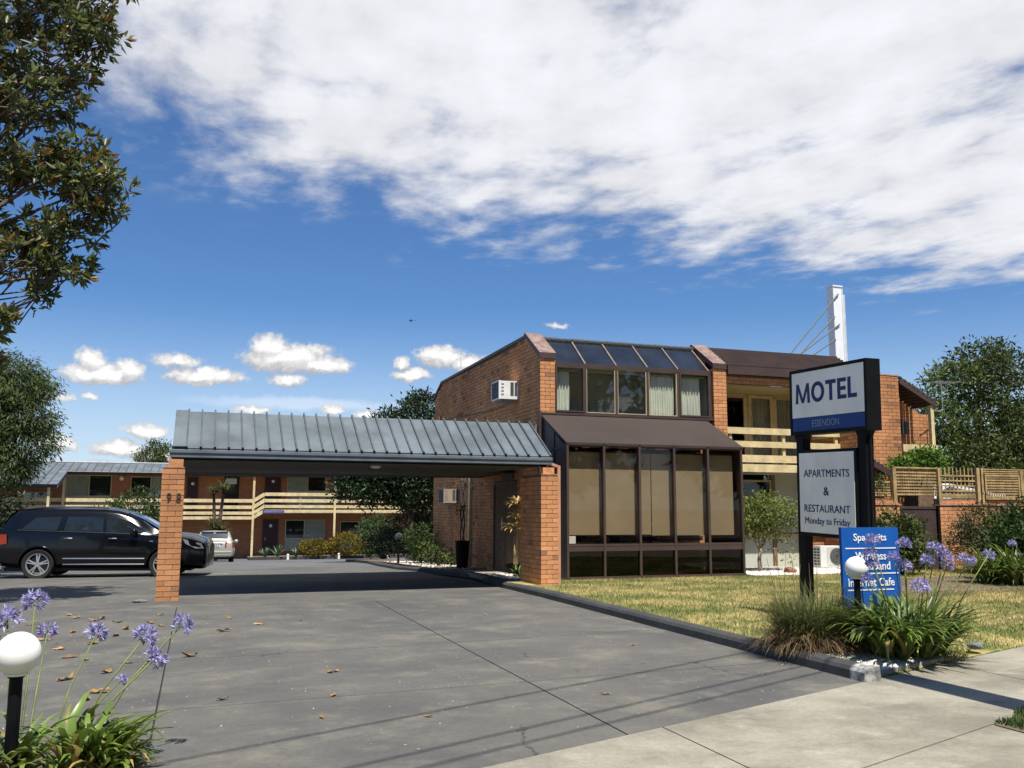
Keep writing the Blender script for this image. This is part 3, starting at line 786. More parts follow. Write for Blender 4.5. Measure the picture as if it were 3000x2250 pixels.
# the room behind
rm = MB(); rm.box(7.45, 18.9, 3.5, 11.46, 21.5, 3.55); rm.box(7.45, 20.0, 3.5, 11.46, 20.05, 4.8); rm.box(7.45, 19.0, 4.72, 11.46, 21.5, 4.76); rm.box(7.42, 18.68, 3.5, 7.45, 21.5, 4.76); rm.box(11.43, 18.68, 3.5, 11.46, 21.5, 4.76)
part('room', rm, ROOM, mo)
part('curtain_rail', MB().box(7.5, 18.71, 4.57, 11.4, 18.77, 4.60), CREAMD, mo)
# canopy roof of the sunroom
cn = MB(); A, B = (18.50, 3.56), (16.99, 2.825)
cn.prism([(A[0], A[1]), (B[0], B[1]), (B[0], B[1]-.05), (A[0], A[1]-.06)], 'x', 7.06, 11.24)
part('canopy', cn, BROWNC, mo)
part('canopy_flashing', MB().box(7.04, 18.42, 3.54, 11.3, 18.52, 3.58), BROWN, mo)
# sunroom frame
sx_ = [7.09, 7.905, 8.72, 9.54, 10.36, 11.19]; YS = 17.02
sr = part('sunroom', MB().box(7.04, YS-.01, .06, 11.25, YS+.14, .115), BROWN, mo)
for i, x in enumerate(sx_):
    part('mullion', MB().box(x-.024, YS-.03, .10, x+.024, YS+.16, 2.80), BROWN, sr)
part('rail', MB().box(7.07, YS-.02, .725, 11.21, YS+.12, .765), BROWN, sr); part('rail', MB().box(7.07, YS-.02, .625, 11.21, YS+.12, .675), BROWN, sr)
part('rail', MB().box(7.07, YS-.015, .675, 11.21, YS+.05, .725), BROWN, sr)
part('rail', MB().box(7.07, YS-.01, 2.745, 11.21, YS+.12, 2.80), BROWN, sr)
for i in range(5):
    a0, a1 = sx_[i]+.024, sx_[i+1]-.024
    part('pane', MB().box(a0, YS+.02, .765, a1, YS+.026, 2.745), GLASSB, sr)
    part('pane', MB().box(a0, YS+.02, .115, a1, YS+.026, .625), GLASSD, sr)
# sunroom side glass, its dim view put into opaque brown; frames and fin
for x in (7.09, 11.19):
    q = MB(); q.box(x-.024, 18.40, .1, x+.024, 18.49, 3.52); q.box(x-.02, YS+.16, .625, x+.02, 18.40, .765); q.box(x-.02, YS+.16, .06, x+.02, 18.40, .115); q.box(x-.02, YS+.16, 2.70, x+.02, 18.40, 2.75); q.box(x-.02, 17.70, .1, x+.02, 17.76, 3.12)
    part('side_frame', q, BROWN, sr)
    g_ = MB(); g_.prism([(YS+.16, .115), (18.4, .115), (18.4, 3.46), (YS+.16, 2.79)], 'x', x-.003, x+.003); part('opaque_side_glass', g_, BROWN, sr)
part('fin', MB().box(7.005, 18.40, 0, 7.06, 18.49, 3.60), BROWN, mo)
for i, (x0, x1) in enumerate(((7.13, 7.92), (7.925, 8.735), (8.74, 9.075), (9.095, 9.55), (9.555, 10.375), (10.38, 11.09))):
    z0 = .945 if i < 3 else .925
    bl = part('blind', MB().box(x0, YS+.185, z0, x1, YS+.189, 2.64), TAN, mo)
    part('roller', MB().tube([(x0, YS+.21, 2.655), (x1, YS+.21, 2.655)], .022, 8), BROWN, bl)
part('card', MB().box(7.13, YS+.012, .78, 7.27, YS+.016, .93), mat('notice_card', (.5, .46, .40), .8, .1), mo)
q = MB(); q.box(7.12, YS+.3, .02, 11.17, 18.5, .07); part('floor', q, DARK, mo)
bw = part('back_wall', MB().box(7.1, 18.84, .02, 11.47, 18.9, 3.5), DARK, mo)
brick_face(bw, (7.45, 18.84), (1, 0), (0, -1), 4.0, .07, 3.4, BRICKM, MORTAR)
part('slab_edge', MB().box(6.98, 16.96, -.02, 11.42, 17.02, .058), mat('terracotta_edge', (.45, .20, .10), .85, .15, 6), mo)
part('slab', MB().box(7.0, 17.02, -.03, 11.3, 18.5, .055), DARK, mo)
# inside: dark table and chair silhouettes behind the low panes are left to the dim room
# entrance: door, frame, plaque
en = part('door_frame', MB().box(XW-.02, 20.05, 0, XW+.05, 20.13, 2.12).box(XW-.02, 21.72, 0, XW+.05, 21.80, 2.12).box(XW-.02, 20.13, 2.05, XW+.05, 21.72, 2.12).box(XW, 20.9, 0, XW+.05, 20.96, 2.05), VENT, mo)
part('pane', MB().box(XW+.02, 20.13, .03, XW+.03, 20.9, 2.05), GLASSD, en); part('pane', MB().box(XW+.02, 20.96, .03, XW+.03, 21.72, 2.05), GLASSD, en)
part('door_handle', MB().tube([(XW-.05, 20.99, .95), (XW-.05, 20.99, 1.25)], .012, 6), WHITEM, en)
pl = part('plaque', MB().box(XW-.03, 20.25, 2.155, XW-.005, 21.1, 2.345), VENT, mo)
part('plaque_face', MB().box(XW-.034, 20.29, 2.18, XW-.0305, 21.06, 2.32), mat('faded_plaque', (.12, .115, .10), .6, .3, 12), pl)
part('downpipe', MB().box(XW-.09, 23.72, -.1, XW-.005, 23.80, 2.32), CREAMD, mo)
part('cable', MB().tube([(XW-.012, 20.2, 4.03), (XW-.012, 21.2, 3.98), (XW-.012, 22.6, 3.99), (XW-.012, 24.0, 4.05), (XW-.012, 26.2, 4.15)], .012, 5), VENT, mo)
part('vent_pipe', MB().tube([(XW-.03, 27.2, 3.0), (XW-.03, 27.2, 4.3)], .04, 6), BRICKM, mo)
rod = tag(part('antenna_rod', MB().tube([(XW+.1, 25.3, 5.3), (XW+.1, 25.3, 5.95)], .018, 6), WHITEP), 'thin white rod standing on the eave of the brick side wall', 'antenna')

# ------------------------------------------------------------------ window air conditioners
def air_con(name, label, x0, y0, y1, z0, z1, body, grille):
    t = thing(name, label, 'air conditioner', (XW, (y0+y1)/2, z0))
    part('casing', MB().box(x0, y0, z0, XW-.005, y1, z1), body, t)
    dp = XW-x0; hz = z1-z0
    part('rim', ring(MB(), 0, 1, 0, 1, 0, 1, .1) if 0 else MB().box(x0-.012, y0-.008, z0-.008, x0+.02, y1+.008, z0+.02).box(x0-.012, y0-.008, z1-.02, x0+.02, y1+.008, z1+.008).box(x0-.012, y0-.008, z0+.02, x0+.02, y0+.025, z1-.02).box(x0-.012, y1-.025, z0+.02, x0+.02, y1+.008, z1-.02), body, t)
    part('coil_grille', MB().box(x0-.006, y0+.03, z0+.025, x0-.001, y1-.03, z1-.025), grille, t)
    for k in range(7):
        yy = y0+.05+(y1-y0-.1)*k/6
        part('grille_bar', MB().box(x0-.012, yy-.004, z0+.02, x0-.0062, yy+.004, z1-.02), GREYM, t)
    for k in range(2):
        a = x0+dp*(.57+.22*k); b = a+dp*(.17 if k == 0 else .12)
        part('side_vent', MB().box(a, y0-.004, z0+.09*hz*2, b, y0-.0005, z1-.07*hz), VENT, t)
    for k in range(4):
        zz = z0+hz*(.2+.19*k)
        part('louvre', MB().box(x0+.05, y0-.004, zz, x0+.05+dp*.13, y0-.0005, zz+hz*.09), GREYM, t)
    part('bracket', MB().box(x0+.06, y0+.03, z0-.04, XW-.005, y1-.03, z0-.001), GREYM, t)
    return t
air_con('window_air_conditioner', 'white boxy air conditioner high on the brick side wall above the carport roof', 6.585, 19.93, 20.50, 4.03, 4.46, WHITEM, VENT)
air_con('window_air_conditioner', 'brown boxy air conditioner low on the shaded wall under the carport', 6.62, 25.0, 25.55, 1.62, 2.02, mat('beige_casing', (.34, .27, .20), .6, .1), VENT)
# ------------------------------------------------------------------ carport
cpt = thing('carport', 'open drive-through carport with grey ribbed metal roof on brick piers', 'carport', (2.9, 19, 0))
YG = 15.95
def pier(x0, x1, y0, y1, z0, z1):
    p = part('brick_pier', MB().box(x0+.01, y0+.01, z0-.1, x1-.01, y1-.01, z1-.006), MORTAR, cpt)
    brick_face(p, (x0, y0), (1, 0), (0, -1), x1-x0, z0, z1, BRICKM, MORTAR, solo=lambda s, z: True)
    brick_face(p, (x0, y1-.002), (0, -1), (-1, 0), y1-y0-.113, z0, z1, BRICKM, MORTAR, solo=lambda s, z: True, start=1)
    brick_face(p, (x1, y0+.111), (0, 1), (1, 0), y1-y0-.111, z0, z1, BRICKM, MORTAR, solo=lambda s, z: True, start=1)
    part('pier_top', MB().box(x0+.004, y0+.004, z1-.006, x1-.004, y1-.004, z1+.008), mat('pier_mortar_cap', (.42, .22, .13), .9, .2, 8), p)
    return p
pL = pier(-.56, -.21, 15.9, 16.25, -.035, 2.135)
pR = pier(6.09, 6.44, 15.9, 17.05, .02, 2.12)
part('pier_block', MB().box(-.47, 15.93, 2.14, -.24, 16.04, 2.275), BRICKM, cpt)
part('pier_block', MB().box(6.14, 15.93, 2.125, 6.37, 16.04, 2.25), BRICKM, cpt)
NUM = mat('bronze_numeral', (.10, .07, .045), .5, .2, 10, metal=.4)
for ch, x in (('9', -.435), ('8', -.285)):
    lettering('numeral', ch, .2, frame_mtx((x, 15.893, 1.64), (1, 0, 0), (0, 0, 1)), NUM, pL, depth=.006, fit=(.075, .155))
x0, x1 = -.43, 6.30
# gutter: folded profile
gp = [(YG-.02, 2.44), (YG-.035, 2.43), (YG-.035, 2.385), (YG-.015, 2.37), (YG-.015, 2.31), (YG+.09, 2.30), (YG+.09, 2.44)]
part('gutter', MB().prism(gp, 'x', x0-.03, x1+.03), GUTTER, cpt)
part('fascia_board', MB().box(x0, YG+.092, 2.27, x1, YG+.13, 2.44), BLACK, cpt)
lo, hi = (YG+.0, 2.462), (17.12, 3.19)
sl = math.atan2(hi[1]-lo[1], hi[0]-lo[0]); un = (0, -math.sin(sl), math.cos(sl))
N = 30; pw = (x1-x0)/N
for i in range(N):
    a, b = x0+pw*i+.006, x0+pw*(i+1)-.006
    dzz = rnd.uniform(-.004, .006)
    ext = .045 if i == 0 else 0
    q = MB(); A = (lo[0]+(.05 if i == 0 else 0), lo[1]+dzz+(.03 if i == 0 else 0)); Bq = (hi[0]+ext*math.cos(sl), hi[1]+ext*math.sin(sl)+dzz*.5)
    q.add([(a, A[0], A[1]), (b, A[0], A[1]), (b, Bq[0], Bq[1]), (a, Bq[0], Bq[1]), (a, A[0]+.01, A[1]-.02), (b, A[0]+.01, A[1]-.02), (b, Bq[0]+.01, Bq[1]-.02), (a, Bq[0]+.01, Bq[1]-.02)],
          [(0, 1, 2, 3), (7, 6, 5, 4), (0, 4, 5, 1), (1, 5, 6, 2), (2, 6, 7, 3), (3, 7, 4, 0)])
    part('roof_pan', q, METAL, cpt)
for i in range(1, N+1):
    x = x0+pw*i
    q = MB(); e = .015
    s_ = Vector((x, lo[0]-.01, lo[1]-.008)); t_ = Vector((x, hi[0]+.025, hi[1]+.025*math.tan(sl)))
    o_ = Vector(un)*.018
    q.beam(s_+o_, t_+o_, .028, .045, un); part('roof_rib', q, METALD, cpt)
    part('roof_rib_end', MB().box(x-.02, lo[0]-.03, lo[1]-.035, x+.02, lo[0]-.006, lo[1]+.03), BLACK, cpt) if i < N else None
bk = MB(); bk.prism([(hi[0], hi[1]-.03), (22.5, 2.62), (22.5, 2.58), (hi[0], hi[1]-.09)], 'x', x0, x1-.01); part('back_roof', bk, METAL, cpt)
gb = MB(); gb.prism([(YG+.14, 2.30), (YG+.14, 2.50), (hi[0], hi[1]-.06), (22.48, 2.57), (22.48, 2.30)], 'x', x0+.005, x0+.03); part('gable_end', gb, GUTTER, cpt)
gb = MB(); gb.prism([(YG+.14, 2.30), (YG+.14, 2.50), (hi[0], hi[1]-.06), (19.9, 2.82), (19.9, 2.30)], 'x', x1-.03, x1-.005); part('gable_end', gb, GUTTER, cpt)
part('back_fascia', MB().box(x0, 22.5, 2.25, XW-.03, 22.54, 2.62), GUTTER, cpt)
part('back_roof', MB().prism([(19.9, 2.60), (22.5, 2.62), (22.5, 2.58), (19.9, 2.56)], 'x', x1, XW-.03), METAL, cpt)
nb = 26
for i in range(nb):
    y0 = YG+.14+(22.5-YG-.14)*i/nb; y1 = YG+.14+(22.5-YG-.14)*(i+1)/nb
    part('soffit_board', MB().box(x0+.03, y0+.004, 2.285+rnd.uniform(0, .003), (x1-.035) if y0 < 19.9 else XW-.035, y1-.004, 2.305), SOFFIT, cpt)
part('soffit_deck', MB().box(x0+.03, YG+.14, 2.306, x1-.035, 22.48, 2.33), BLACK, cpt)
lt = MB(); lt.lathe([(0, 0), (.09, 0), (.10, -.03), (.06, -.05), (0, -.05)], (3.2, 17.2, 2.284), 12); part('ceiling_light', lt, WHITEP, cpt)
part('wall_flashing', MB().box(XW-.10, 18.55, 3.02, XW-.004, 19.6, 3.30), GREYM, cpt)
dp = MB(); dp.beam((6.30, 15.99, 2.33), (6.47, 15.99, 2.27), .07, .05); dp.box(6.442, 15.94, .06, 6.50, 15.998, 2.29)
part('downpipe', dp, mat('brick_coloured_pipe', (.50, .27, .17), .6, .1), cpt)
part('gutter_strap', MB().box(6.24, 16.0, 2.25, 6.28, 16.02, 2.36), GREYM, cpt)
# ------------------------------------------------------------------ apartment wing with the cream balcony
wg = thing('apartment_wing', 'brick apartment wing with cream balcony boards behind the motel sign', 'building', (13.5, 19.5, 0))
BX0, BX1, YB = 11.84, 15.08, 18.56
# tiled-look roof of overlapping brown metal rows
a, b = (18.44, 4.90), (19.42, 5.47); n = 9
for i in range(n):
    t0, t1 = i/n, (i+1)/n
    ya, za = a[0]+(b[0]-a[0])*t0, a[1]+(b[1]-a[1])*t0; yb, zb = a[0]+(b[0]-a[0])*t1+.02, a[1]+(b[1]-a[1])*t1
    q = MB(); q.prism([(ya, za+.058), (yb, zb+.012), (yb, zb-.015), (ya, za-.01)], 'x', 11.83, 15.75); part('roof_row', q, BROWN if i % 2 else BROWN, wg)
part('fascia_board', MB().box(11.855, 18.44, 4.685, 15.75, 18.50, 4.90), BROWN, wg)
part('roof_deck', MB().prism([(18.5, 4.86), (19.44, 5.40), (19.44, 4.8), (18.5, 4.75)], 'x', 11.84, 15.7), BROWN, wg)
lin = part('lintel', MB().box(BX0, YB+.012, 4.475, 15.09, YB+.1, 4.684), MORTAR, wg)
brick_face(lin, (BX0+.0, YB), (1, 0), (0, -1), 3.24, 4.475, 4.684, BRICKM, MORTAR, solo=lambda s, z: True)
part('balcony_ceiling', MB().box(BX0, YB+.11, 4.44, 15.09, 20.1, 4.47), CREAMD, wg)
# balcony floor, boards, posts
part('balcony_floor', MB().box(BX0-.3, YB+.02, 2.40, BX1, 20.1, 2.50), CREAMD, wg)
part('fascia_board', MB().box(11.3, YB-.02, 2.36, BX1+.02, YB+.015, 2.545), CREAM, wg)
for (z0, z1) in ((2.59, 2.765), (2.95, 3.095), (3.265, 3.42)):
    part('balcony_board', MB().box(11.85, YB-.02, z0, BX1+.02, YB+.012, z1), CREAM, wg)
for x in (11.95, 13.45, 15.0):
    part('balcony_post', MB().box(x-.04, YB+.014, 2.505, x+.04, YB+.08, 3.40), CREAM, wg)
# end of the balcony returns to the tower
for (z0, z1) in ((2.59, 2.765), (2.95, 3.095), (3.265, 3.42)):
    part('balcony_board', MB().box(BX1-.012, YB+.085, z0, BX1+.018, 19.6, z1), CREAM, wg)
# glazed wall behind the balcony
YD = 20.05
gw = part('window_wall', MB().box(11.84, YD, 2.5, 12.9, YD+.05, 4.44).box(12.9, YD, 4.34, 15.09, YD+.05, 4.44), CREAMD, wg)
part('dark_panel', MB().box(12.55, YD-.01, 2.5, 13.30, YD-.005, 4.33), GLASSD, wg)
curtain(wg, 12.55, 13.3, 2.52, 4.3, YD+.1, CURTG, 7, .03, 11)
for (x0, x1) in ((13.30, 13.42), (13.50, 13.56), (14.14, 14.30), (14.96, 15.09)):
    part('door_post', MB().box(x0, YD-.04, 2.5, x1, YD+.02, 4.34), CREAM, wg)
dr = part('door', ring(MB(), 13.42, 14.16, 2.52, 4.42, YD-.07, YD-.042, .075), CREAM, wg)
part('pane', MB().box(13.495, YD-.058, 2.60, 14.085, YD-.052, 4.34), GLASS, dr)
part('door_knob', MB().lathe([(0, -.05), (.03, -.045), (.03, -.01), (.012, 0)], (13.455, YD-.07, 3.52), 10, 'y'), VENT, dr)
part('pane', MB().box(14.30, YD-.02, 2.52, 14.96, YD-.014, 4.34), GLASS, wg)
curtain(wg, 13.44, 14.14, 2.54, 4.34, YD+.06, CURTG, 8, .025, 12); curtain(wg, 14.3, 14.98, 2.54, 4.34, YD+.06, CURTG, 8, .025, 13)
part('room', MB().box(12.4, YD+.5, 2.4, 15.1, YD+.55, 4.5), DARK, wg)
# ground floor under the balcony
YU = 19.42
part('wall_panel', MB().box(13.72, YU, .9, 14.42, YU+.05, 2.36).box(13.75, YU, .0, 14.42, YU+.05, .78), mat('pale_panel', (.50, .51, .43), .7, .05, 3), wg)
part('panel_rail', MB().box(12.2, YU-.03, .78, 14.42, YU+.04, .87), CREAMD, wg)
part('panel_post', MB().box(13.62, YU-.05, 0, 13.72, YU+.02, 2.36), mat('timber_post', (.22, .15, .08), .8, .2, 6), wg)
gz = part('window', ring(MB(), 12.2, 13.62, .87, 2.2, YU-.03, YU+.02, .05), CREAMD, wg)
part('pane', MB().box(12.25, YU, .92, 13.57, YU+.006, 2.15), GLASSD, gz)
part('wall_panel', MB().box(11.84, YU, .0, 13.62, YU+.05, .78), mat('pale_panel_low', (.48, .50, .45), .7, .05, 3), wg)
part('room', MB().box(11.85, YU+.4, .0, 13.7, YU+.45, 2.4), DARK, wg)
part('ceiling_beam', MB().box(11.3, YB+.02, 2.30, BX1, YB+.1, 2.40), CREAMD, wg)
lw = part('wall', MB().box(14.43, 19.31, -.1, 15.11, 19.42, 2.36), MORTAR, wg)
brick_face(lw, (14.42, 19.3), (1, 0), (0, -1), .69, .0, 2.36, BRICKM, MORTAR, solo=lambda s, z: z < 1.5)
# tower
TX0, TX1, TY = 15.10, 16.40, 17.9
tw = part('wall', MB().box(TX0+.012, TY+.012, -.1, TX1-.012, 21.5, 4.76), MORTAR, wg)
brick_face(tw, (TX0, TY), (1, 0), (0, -1), TX1-TX0, 0, 4.78, BRICKM, MORTAR, solo=lambda s, z: z > 1.6)
brick_face(tw, (TX0, 21.5), (0, -1), (-1, 0), 3.49, 0, 4.78, BRICKM, MORTAR, solo=lambda s, z: s > 2.6 and z > 2.2)
part('parapet_cap', MB().box(TX0-.01, TY-.012, 4.785, TX1+.012, 21.5, 4.815), mat('mortar_cap', (.45, .30, .2), .9, .2, 6), wg)
# side balcony under a raking batten roof
RX1 = 17.50
bb = MB(); bb.prism([(TX1+.013, 4.60), (TX1+.013, 4.78), (RX1+.03, 4.20), (RX1+.03, 4.03)], 'y', TY-.04, TY+.0); part('barge_board', bb, BROWN, wg)
nb = 9
for i in range(nb):
    x = TX1+.06+i*(RX1-TX1-.05)/nb; z = 4.66-(x-TX1)*.53
    q = MB(); q.box(x, TY+.02, z-.07, x+.055, 18.58, z+.02); part('roof_batten', q, BROWN, wg)
for i in range(8):
    x = TX1+.05+i*.135; z = 4.775-(x-TX1)*.53
    q = MB(); q.tube([(x, TY-.05, z), (x, TY+1.1, z)], .03, 6); part('roof_tile_edge', q, VENT, wg)
rw = part('wall', MB().prism([(TX1-.005, 0), (18.02, 0), (18.02, 3.80), (TX1-.005, 4.66)], 'y', 18.612, 18.72), MORTAR, wg)
brick_face(rw, (TX1, 18.6), (1, 0), (0, -1), 1.62, 2.4, 4.7, BRICKM, MORTAR, solo=lambda s, z: True, top=lambda s: 4.70-.53*s)
part('wall_light', MB().box(17.0, 18.49, 3.40, 17.2, 18.585, 3.72), VENT, wg)
part('post', MB().box(RX1-.13, TY+.0, 2.4, RX1-.03, TY+.1, 4.09), CREAM, wg)
for (z0, z1, xa) in ((2.90, 3.08, TX1+.013), (2.62, 2.79, TX1+.2)):
    part('balcony_board', MB().box(xa, TY-.045, z0, RX1-.01, TY-.01, z1), CREAM, wg)
part('balcony_post', MB().box(RX1-.12, TY-.008, 2.3, RX1-.03, TY-.001, 2.92), CREAM, wg)
part('balcony_floor', MB().box(TX1+.013, TY+.0, 2.36, RX1, 18.58, 2.44), CREAMD, wg)
# small lean-to porch at the foot of the tower
part('barge_board', MB().prism([(14.88, 2.62), (14.88, 2.76), (15.80, 2.32), (15.80, 2.16)], 'y', 17.44, 17.49), BROWN, wg)
part('porch_roof', MB().prism([(14.88, 2.72), (14.88, 2.76), (15.80, 2.32), (15.80, 2.28)], 'y', 17.49, 17.89), BROWN, wg)
part('porch_post', MB().box(15.66, 17.42, 1.6, 15.77, 17.52, 2.33), BROWN, wg)
for k in range(5):
    part('tile_edge', MB().tube([(14.95+k*.11, 17.43, 2.745-k*.053), (14.95+k*.11, 17.85, 2.745-k*.053)], .028, 6), VENT, wg)
# outdoor condenser
ac = thing('outdoor_condenser', 'white outdoor air conditioning unit on gravel by the brick wall', 'air conditioner', (14.55, 18.5, .06))
part('casing', MB().box(14.22, 18.36, .10, 14.98, 18.66, .60), WHITEM, ac)
part('fan_panel', MB().box(14.40, 18.352, .14, 14.96, 18.3595, .57), mat('condenser_panel', (.62, .62, .58), .5, .05), ac)
fg = MB()
for r in (.06, .1, .14, .18): fg.lathe([(r-.006, 0), (r+.006, 0), (r+.006, .008), (r-.006, .008), (r-.006, 0)], (14.68, 18.342, .355), 24, 'y')
part('fan_grille', fg, GREYM, ac); part('fan_opening', MB().lathe([(0, .004), (.2, .004), (.2, .009)], (14.68, 18.342, .355), 24, 'y'), VENT, ac)
for k in range(6):
    for j in range(2): part('side_louvre', MB().box(14.2145, 18.40+j*.12, .15+k*.07, 14.2195, 18.49+j*.12, .19+k*.07), VENT, ac)
for x in (14.28, 14.88): part('foot', MB().box(x, 18.38, .07, x+.06, 18.64, .10), BLACK, ac)

# ------------------------------------------------------------------ brick fence, lattice and gate
fe = thing('brick_fence', 'low brick garden wall topped with brown timber lattice panels', 'fence', (18, 17.2, 0))
YFn = 17.2
for (xa, xb) in ((14.45, 15.60), (16.80, 24.5)):
    fw = part('wall', MB().box(xa+.01, YFn+.012, -.1, xb-.01, YFn+.22, 1.585), MORTAR, fe)
    brick_face(fw, (xa, YFn), (1, 0), (0, -1), xb-xa, .0, 1.56, BRICKM, MORTAR, solo=lambda s, z: s < 2.9)
    part('ledge', MB().box(xa, YFn-.012, 1.588, xb, YFn+.23, 1.62), mat('brick_ledge', (.50, .27, .15), .85, .15, 8), fe)
    up = part('upper_course', MB().box(xa+.01, YFn+.06, 1.62, xb, YFn+.2, 1.74), MORTAR, fe)
    brick_face(up, (xa, YFn+.05), (1, 0), (0, -1), xb-xa, 1.625, 1.745, BRICKM, MORTAR, solo=lambda s, z: s < 3.2)
TIM = mat('brown_timber', (.42, .295, .14), .75, .25, 5, .1, 50, .2, rand=.12)
def lattice(x0, x1, z0, z1, y, nh, nv, frame=True, vtop=None):
    for k in range(nh):
        z = z0+(z1-z0)*(k+.5)/nh
        part('lattice_slat', MB().box(x0, y, z-.018, x1, y+.012, z+.018), TIM, fe)
    for k in range(nv):
        x = x0+(x1-x0)*(k+.5)/nv
        part('lattice_slat', MB().box(x-.016, y+.0125, z0, x+.016, y+.024, vtop or z1), TIM, fe)
    if frame:
        part('lattice_frame', ring(MB(), x0-.04, x1+.04, z0-.04, z1+.04, y-.012, y+.03, .045), TIM, fe)
yl = YFn+.05
for (xa, xb, zt) in ((15.46, 15.55, 2.47), (16.80, 16.87, 2.48), (18.0, 18.09, 2.50), (18.14, 18.2, 2.50), (19.40, 19.50, 2.45), (20.7, 20.78, 2.45), (22.1, 22.18, 2.45)):
    part('post', MB().box(xa, yl-.05, 1.62, xb, yl+.04, zt), TIM, fe)
lattice(15.57, 16.79, 1.80, 2.47, yl, 9, 17, False)
part('top_rail', MB().box(15.55, yl-.02, 2.45, 16.8, yl+.03, 2.485), TIM, fe)
lattice(16.90, 17.98, 1.75, 2.36, yl, 5, 9, False, 2.5)
for k in range(2): part('lattice_slat', MB().box(16.9, yl, 1.765+k*.06, 17.98, yl+.012, 1.80+k*.06), TIM, fe)
lattice(18.30, 19.34, 1.77, 2.30, yl-.03, 8, 14); 
for k in range(3): part('lattice_slat', MB().box(18.1, yl, 2.36+k*.05, 22.2, yl+.012, 2.385+k*.05), TIM, fe)
lattice(19.58, 20.62, 1.77, 2.30, yl-.03, 8, 14)
lattice(14.75, 15.42, 1.78, 2.15, yl+.02, 6, 7, False)
# gate of diagonal boards
gt = thing('garden_gate', 'brown garden gate of diagonal boards between two brick walls', 'gate', (16.2, 17.25, 0))
gx0, gx1, gz0, gz1 = 15.66, 16.74, .02, 1.56
part('gate_back', MB().box(gx0, 17.30, gz0, gx1, 17.32, gz1), BROWN, gt)
def clip(poly, ax, lim, keep_less):
    o = []
    for i in range(len(poly)):
        p, q = poly[i], poly[(i+1) % len(poly)]
        ip = (p[ax] <= lim) == keep_less or p[ax] == lim; iq = (q[ax] <= lim) == keep_less or q[ax] == lim
        if ip: o.append(p)
        if ip != iq:
            t = (lim-p[ax])/(q[ax]-p[ax]); o.append((p[0]+(q[0]-p[0])*t, p[1]+(q[1]-p[1])*t))
    return o
k = 0
for i in range(-2, 26):
    z = gz0-.2+i*.118
    poly = [(gx0-1, z+1.15), (gx1+1, z-1.15*(gx1-gx0+1)/(1)*.9), (gx1+1, z-1.15*(gx1-gx0+1)*.9+.110), (gx0-1, z+1.15+.110)]
    for ax, lim, kl in ((0, gx0, False), (0, gx1, True), (1, gz0, False), (1, gz1, True)):
        if poly: poly = clip(poly, ax, lim, kl)
    if len(poly) >= 3: part('board', MB().prism(poly, 'y', 17.278, 17.299), BROWN, gt)
part('gate_post', MB().box(gx1+.005, 17.22, 0, gx1+.055, 17.31, 1.58), BLACK, gt)
part('top_rail', MB().box(gx0, 17.262, 1.50, gx1, 17.276, 1.56), BROWN, gt)
sh = thing('garden_shed', 'white roofed shed seen through the lattice behind the gate', 'shed', (24, 25, 0))
part('roof', MB().prism([(22.6, 1.75), (23.9, 2.35), (26.4, 1.95), (26.4, 1.85), (23.9, 2.25), (22.6, 1.68)], 'y', 24, 27), mat('white_sheet', (.70, .73, .78), .6, .06, 2), sh)
part('awning', MB().prism([(22.45, 1.55), (23.55, 1.55), (23.55, 2.0), (23.0, 1.92)], 'y', 23.6, 23.95), mat('pale_blue_sheet', (.55, .62, .70), .6, .06, 2), sh)
part('wall', MB().box(22.8, 24.3, 0, 26.2, 26.8, 1.75), WHITEP, sh)
# ------------------------------------------------------------------ far motel wing across the yard
K = .9655
def fx(x): return x*K
def fz(z): return 1.5+(z-1.5)*K
YW, YR = 56., 54.5
def brick_tex(name):
    m = bpy.data.materials.new(name); m.use_nodes = True
    t = NT(m.node_tree); t.n.clear()
    o = t.new('ShaderNodeOutputMaterial'); p = t.new('ShaderNodeBsdfPrincipled')
    sp = t.new('ShaderNodeSeparateXYZ'); t.l.new(t.new('ShaderNodeNewGeometry').outputs['Position'], sp.inputs[0])
    b = t.new('ShaderNodeTexBrick'); t.l.new(t.comb(sp.outputs[0], sp.outputs[2]), b.inputs['Vector'])
    b.inputs['Color1'].default_value = (.40, .165, .075, 1); b.inputs['Color2'].default_value = (.33, .13, .06, 1); b.inputs['Mortar'].default_value = (.2, .11, .07, 1)
    b.inputs['Scale'].default_value = 1; b.inputs['Brick Width'].default_value = .24; b.inputs['Row Height'].default_value = .086; b.inputs['Mortar Size'].default_value = .008
    t.l.new(b.outputs[0], p.inputs['Base Color']); p.inputs['Roughness'].default_value = .9; t.l.new(p.outputs[0], o.inputs[0]); return m
FB = brick_tex('far_brick')
fw = thing('motel_wing', 'long two storey brick motel wing with cream railings across the yard', 'building', (0, YW, -1.5))
part('wall', MB().box(-14, YW, -1.7, 16, YW+.3, 3.5), FB, fw)
part('walkway', MB().box(-14, YR, fz(.72), fx(3.2), YW, fz(.86)), CREAMD, fw)
part('walkway', MB().box(fx(3.2), YR, fz(1.1), 15, YW, fz(1.24)), CREAMD, fw)
part('soffit', MB().box(-7.2, YR-.2, fz(3.38), 15, YW, fz(3.45)), CREAMD, fw)
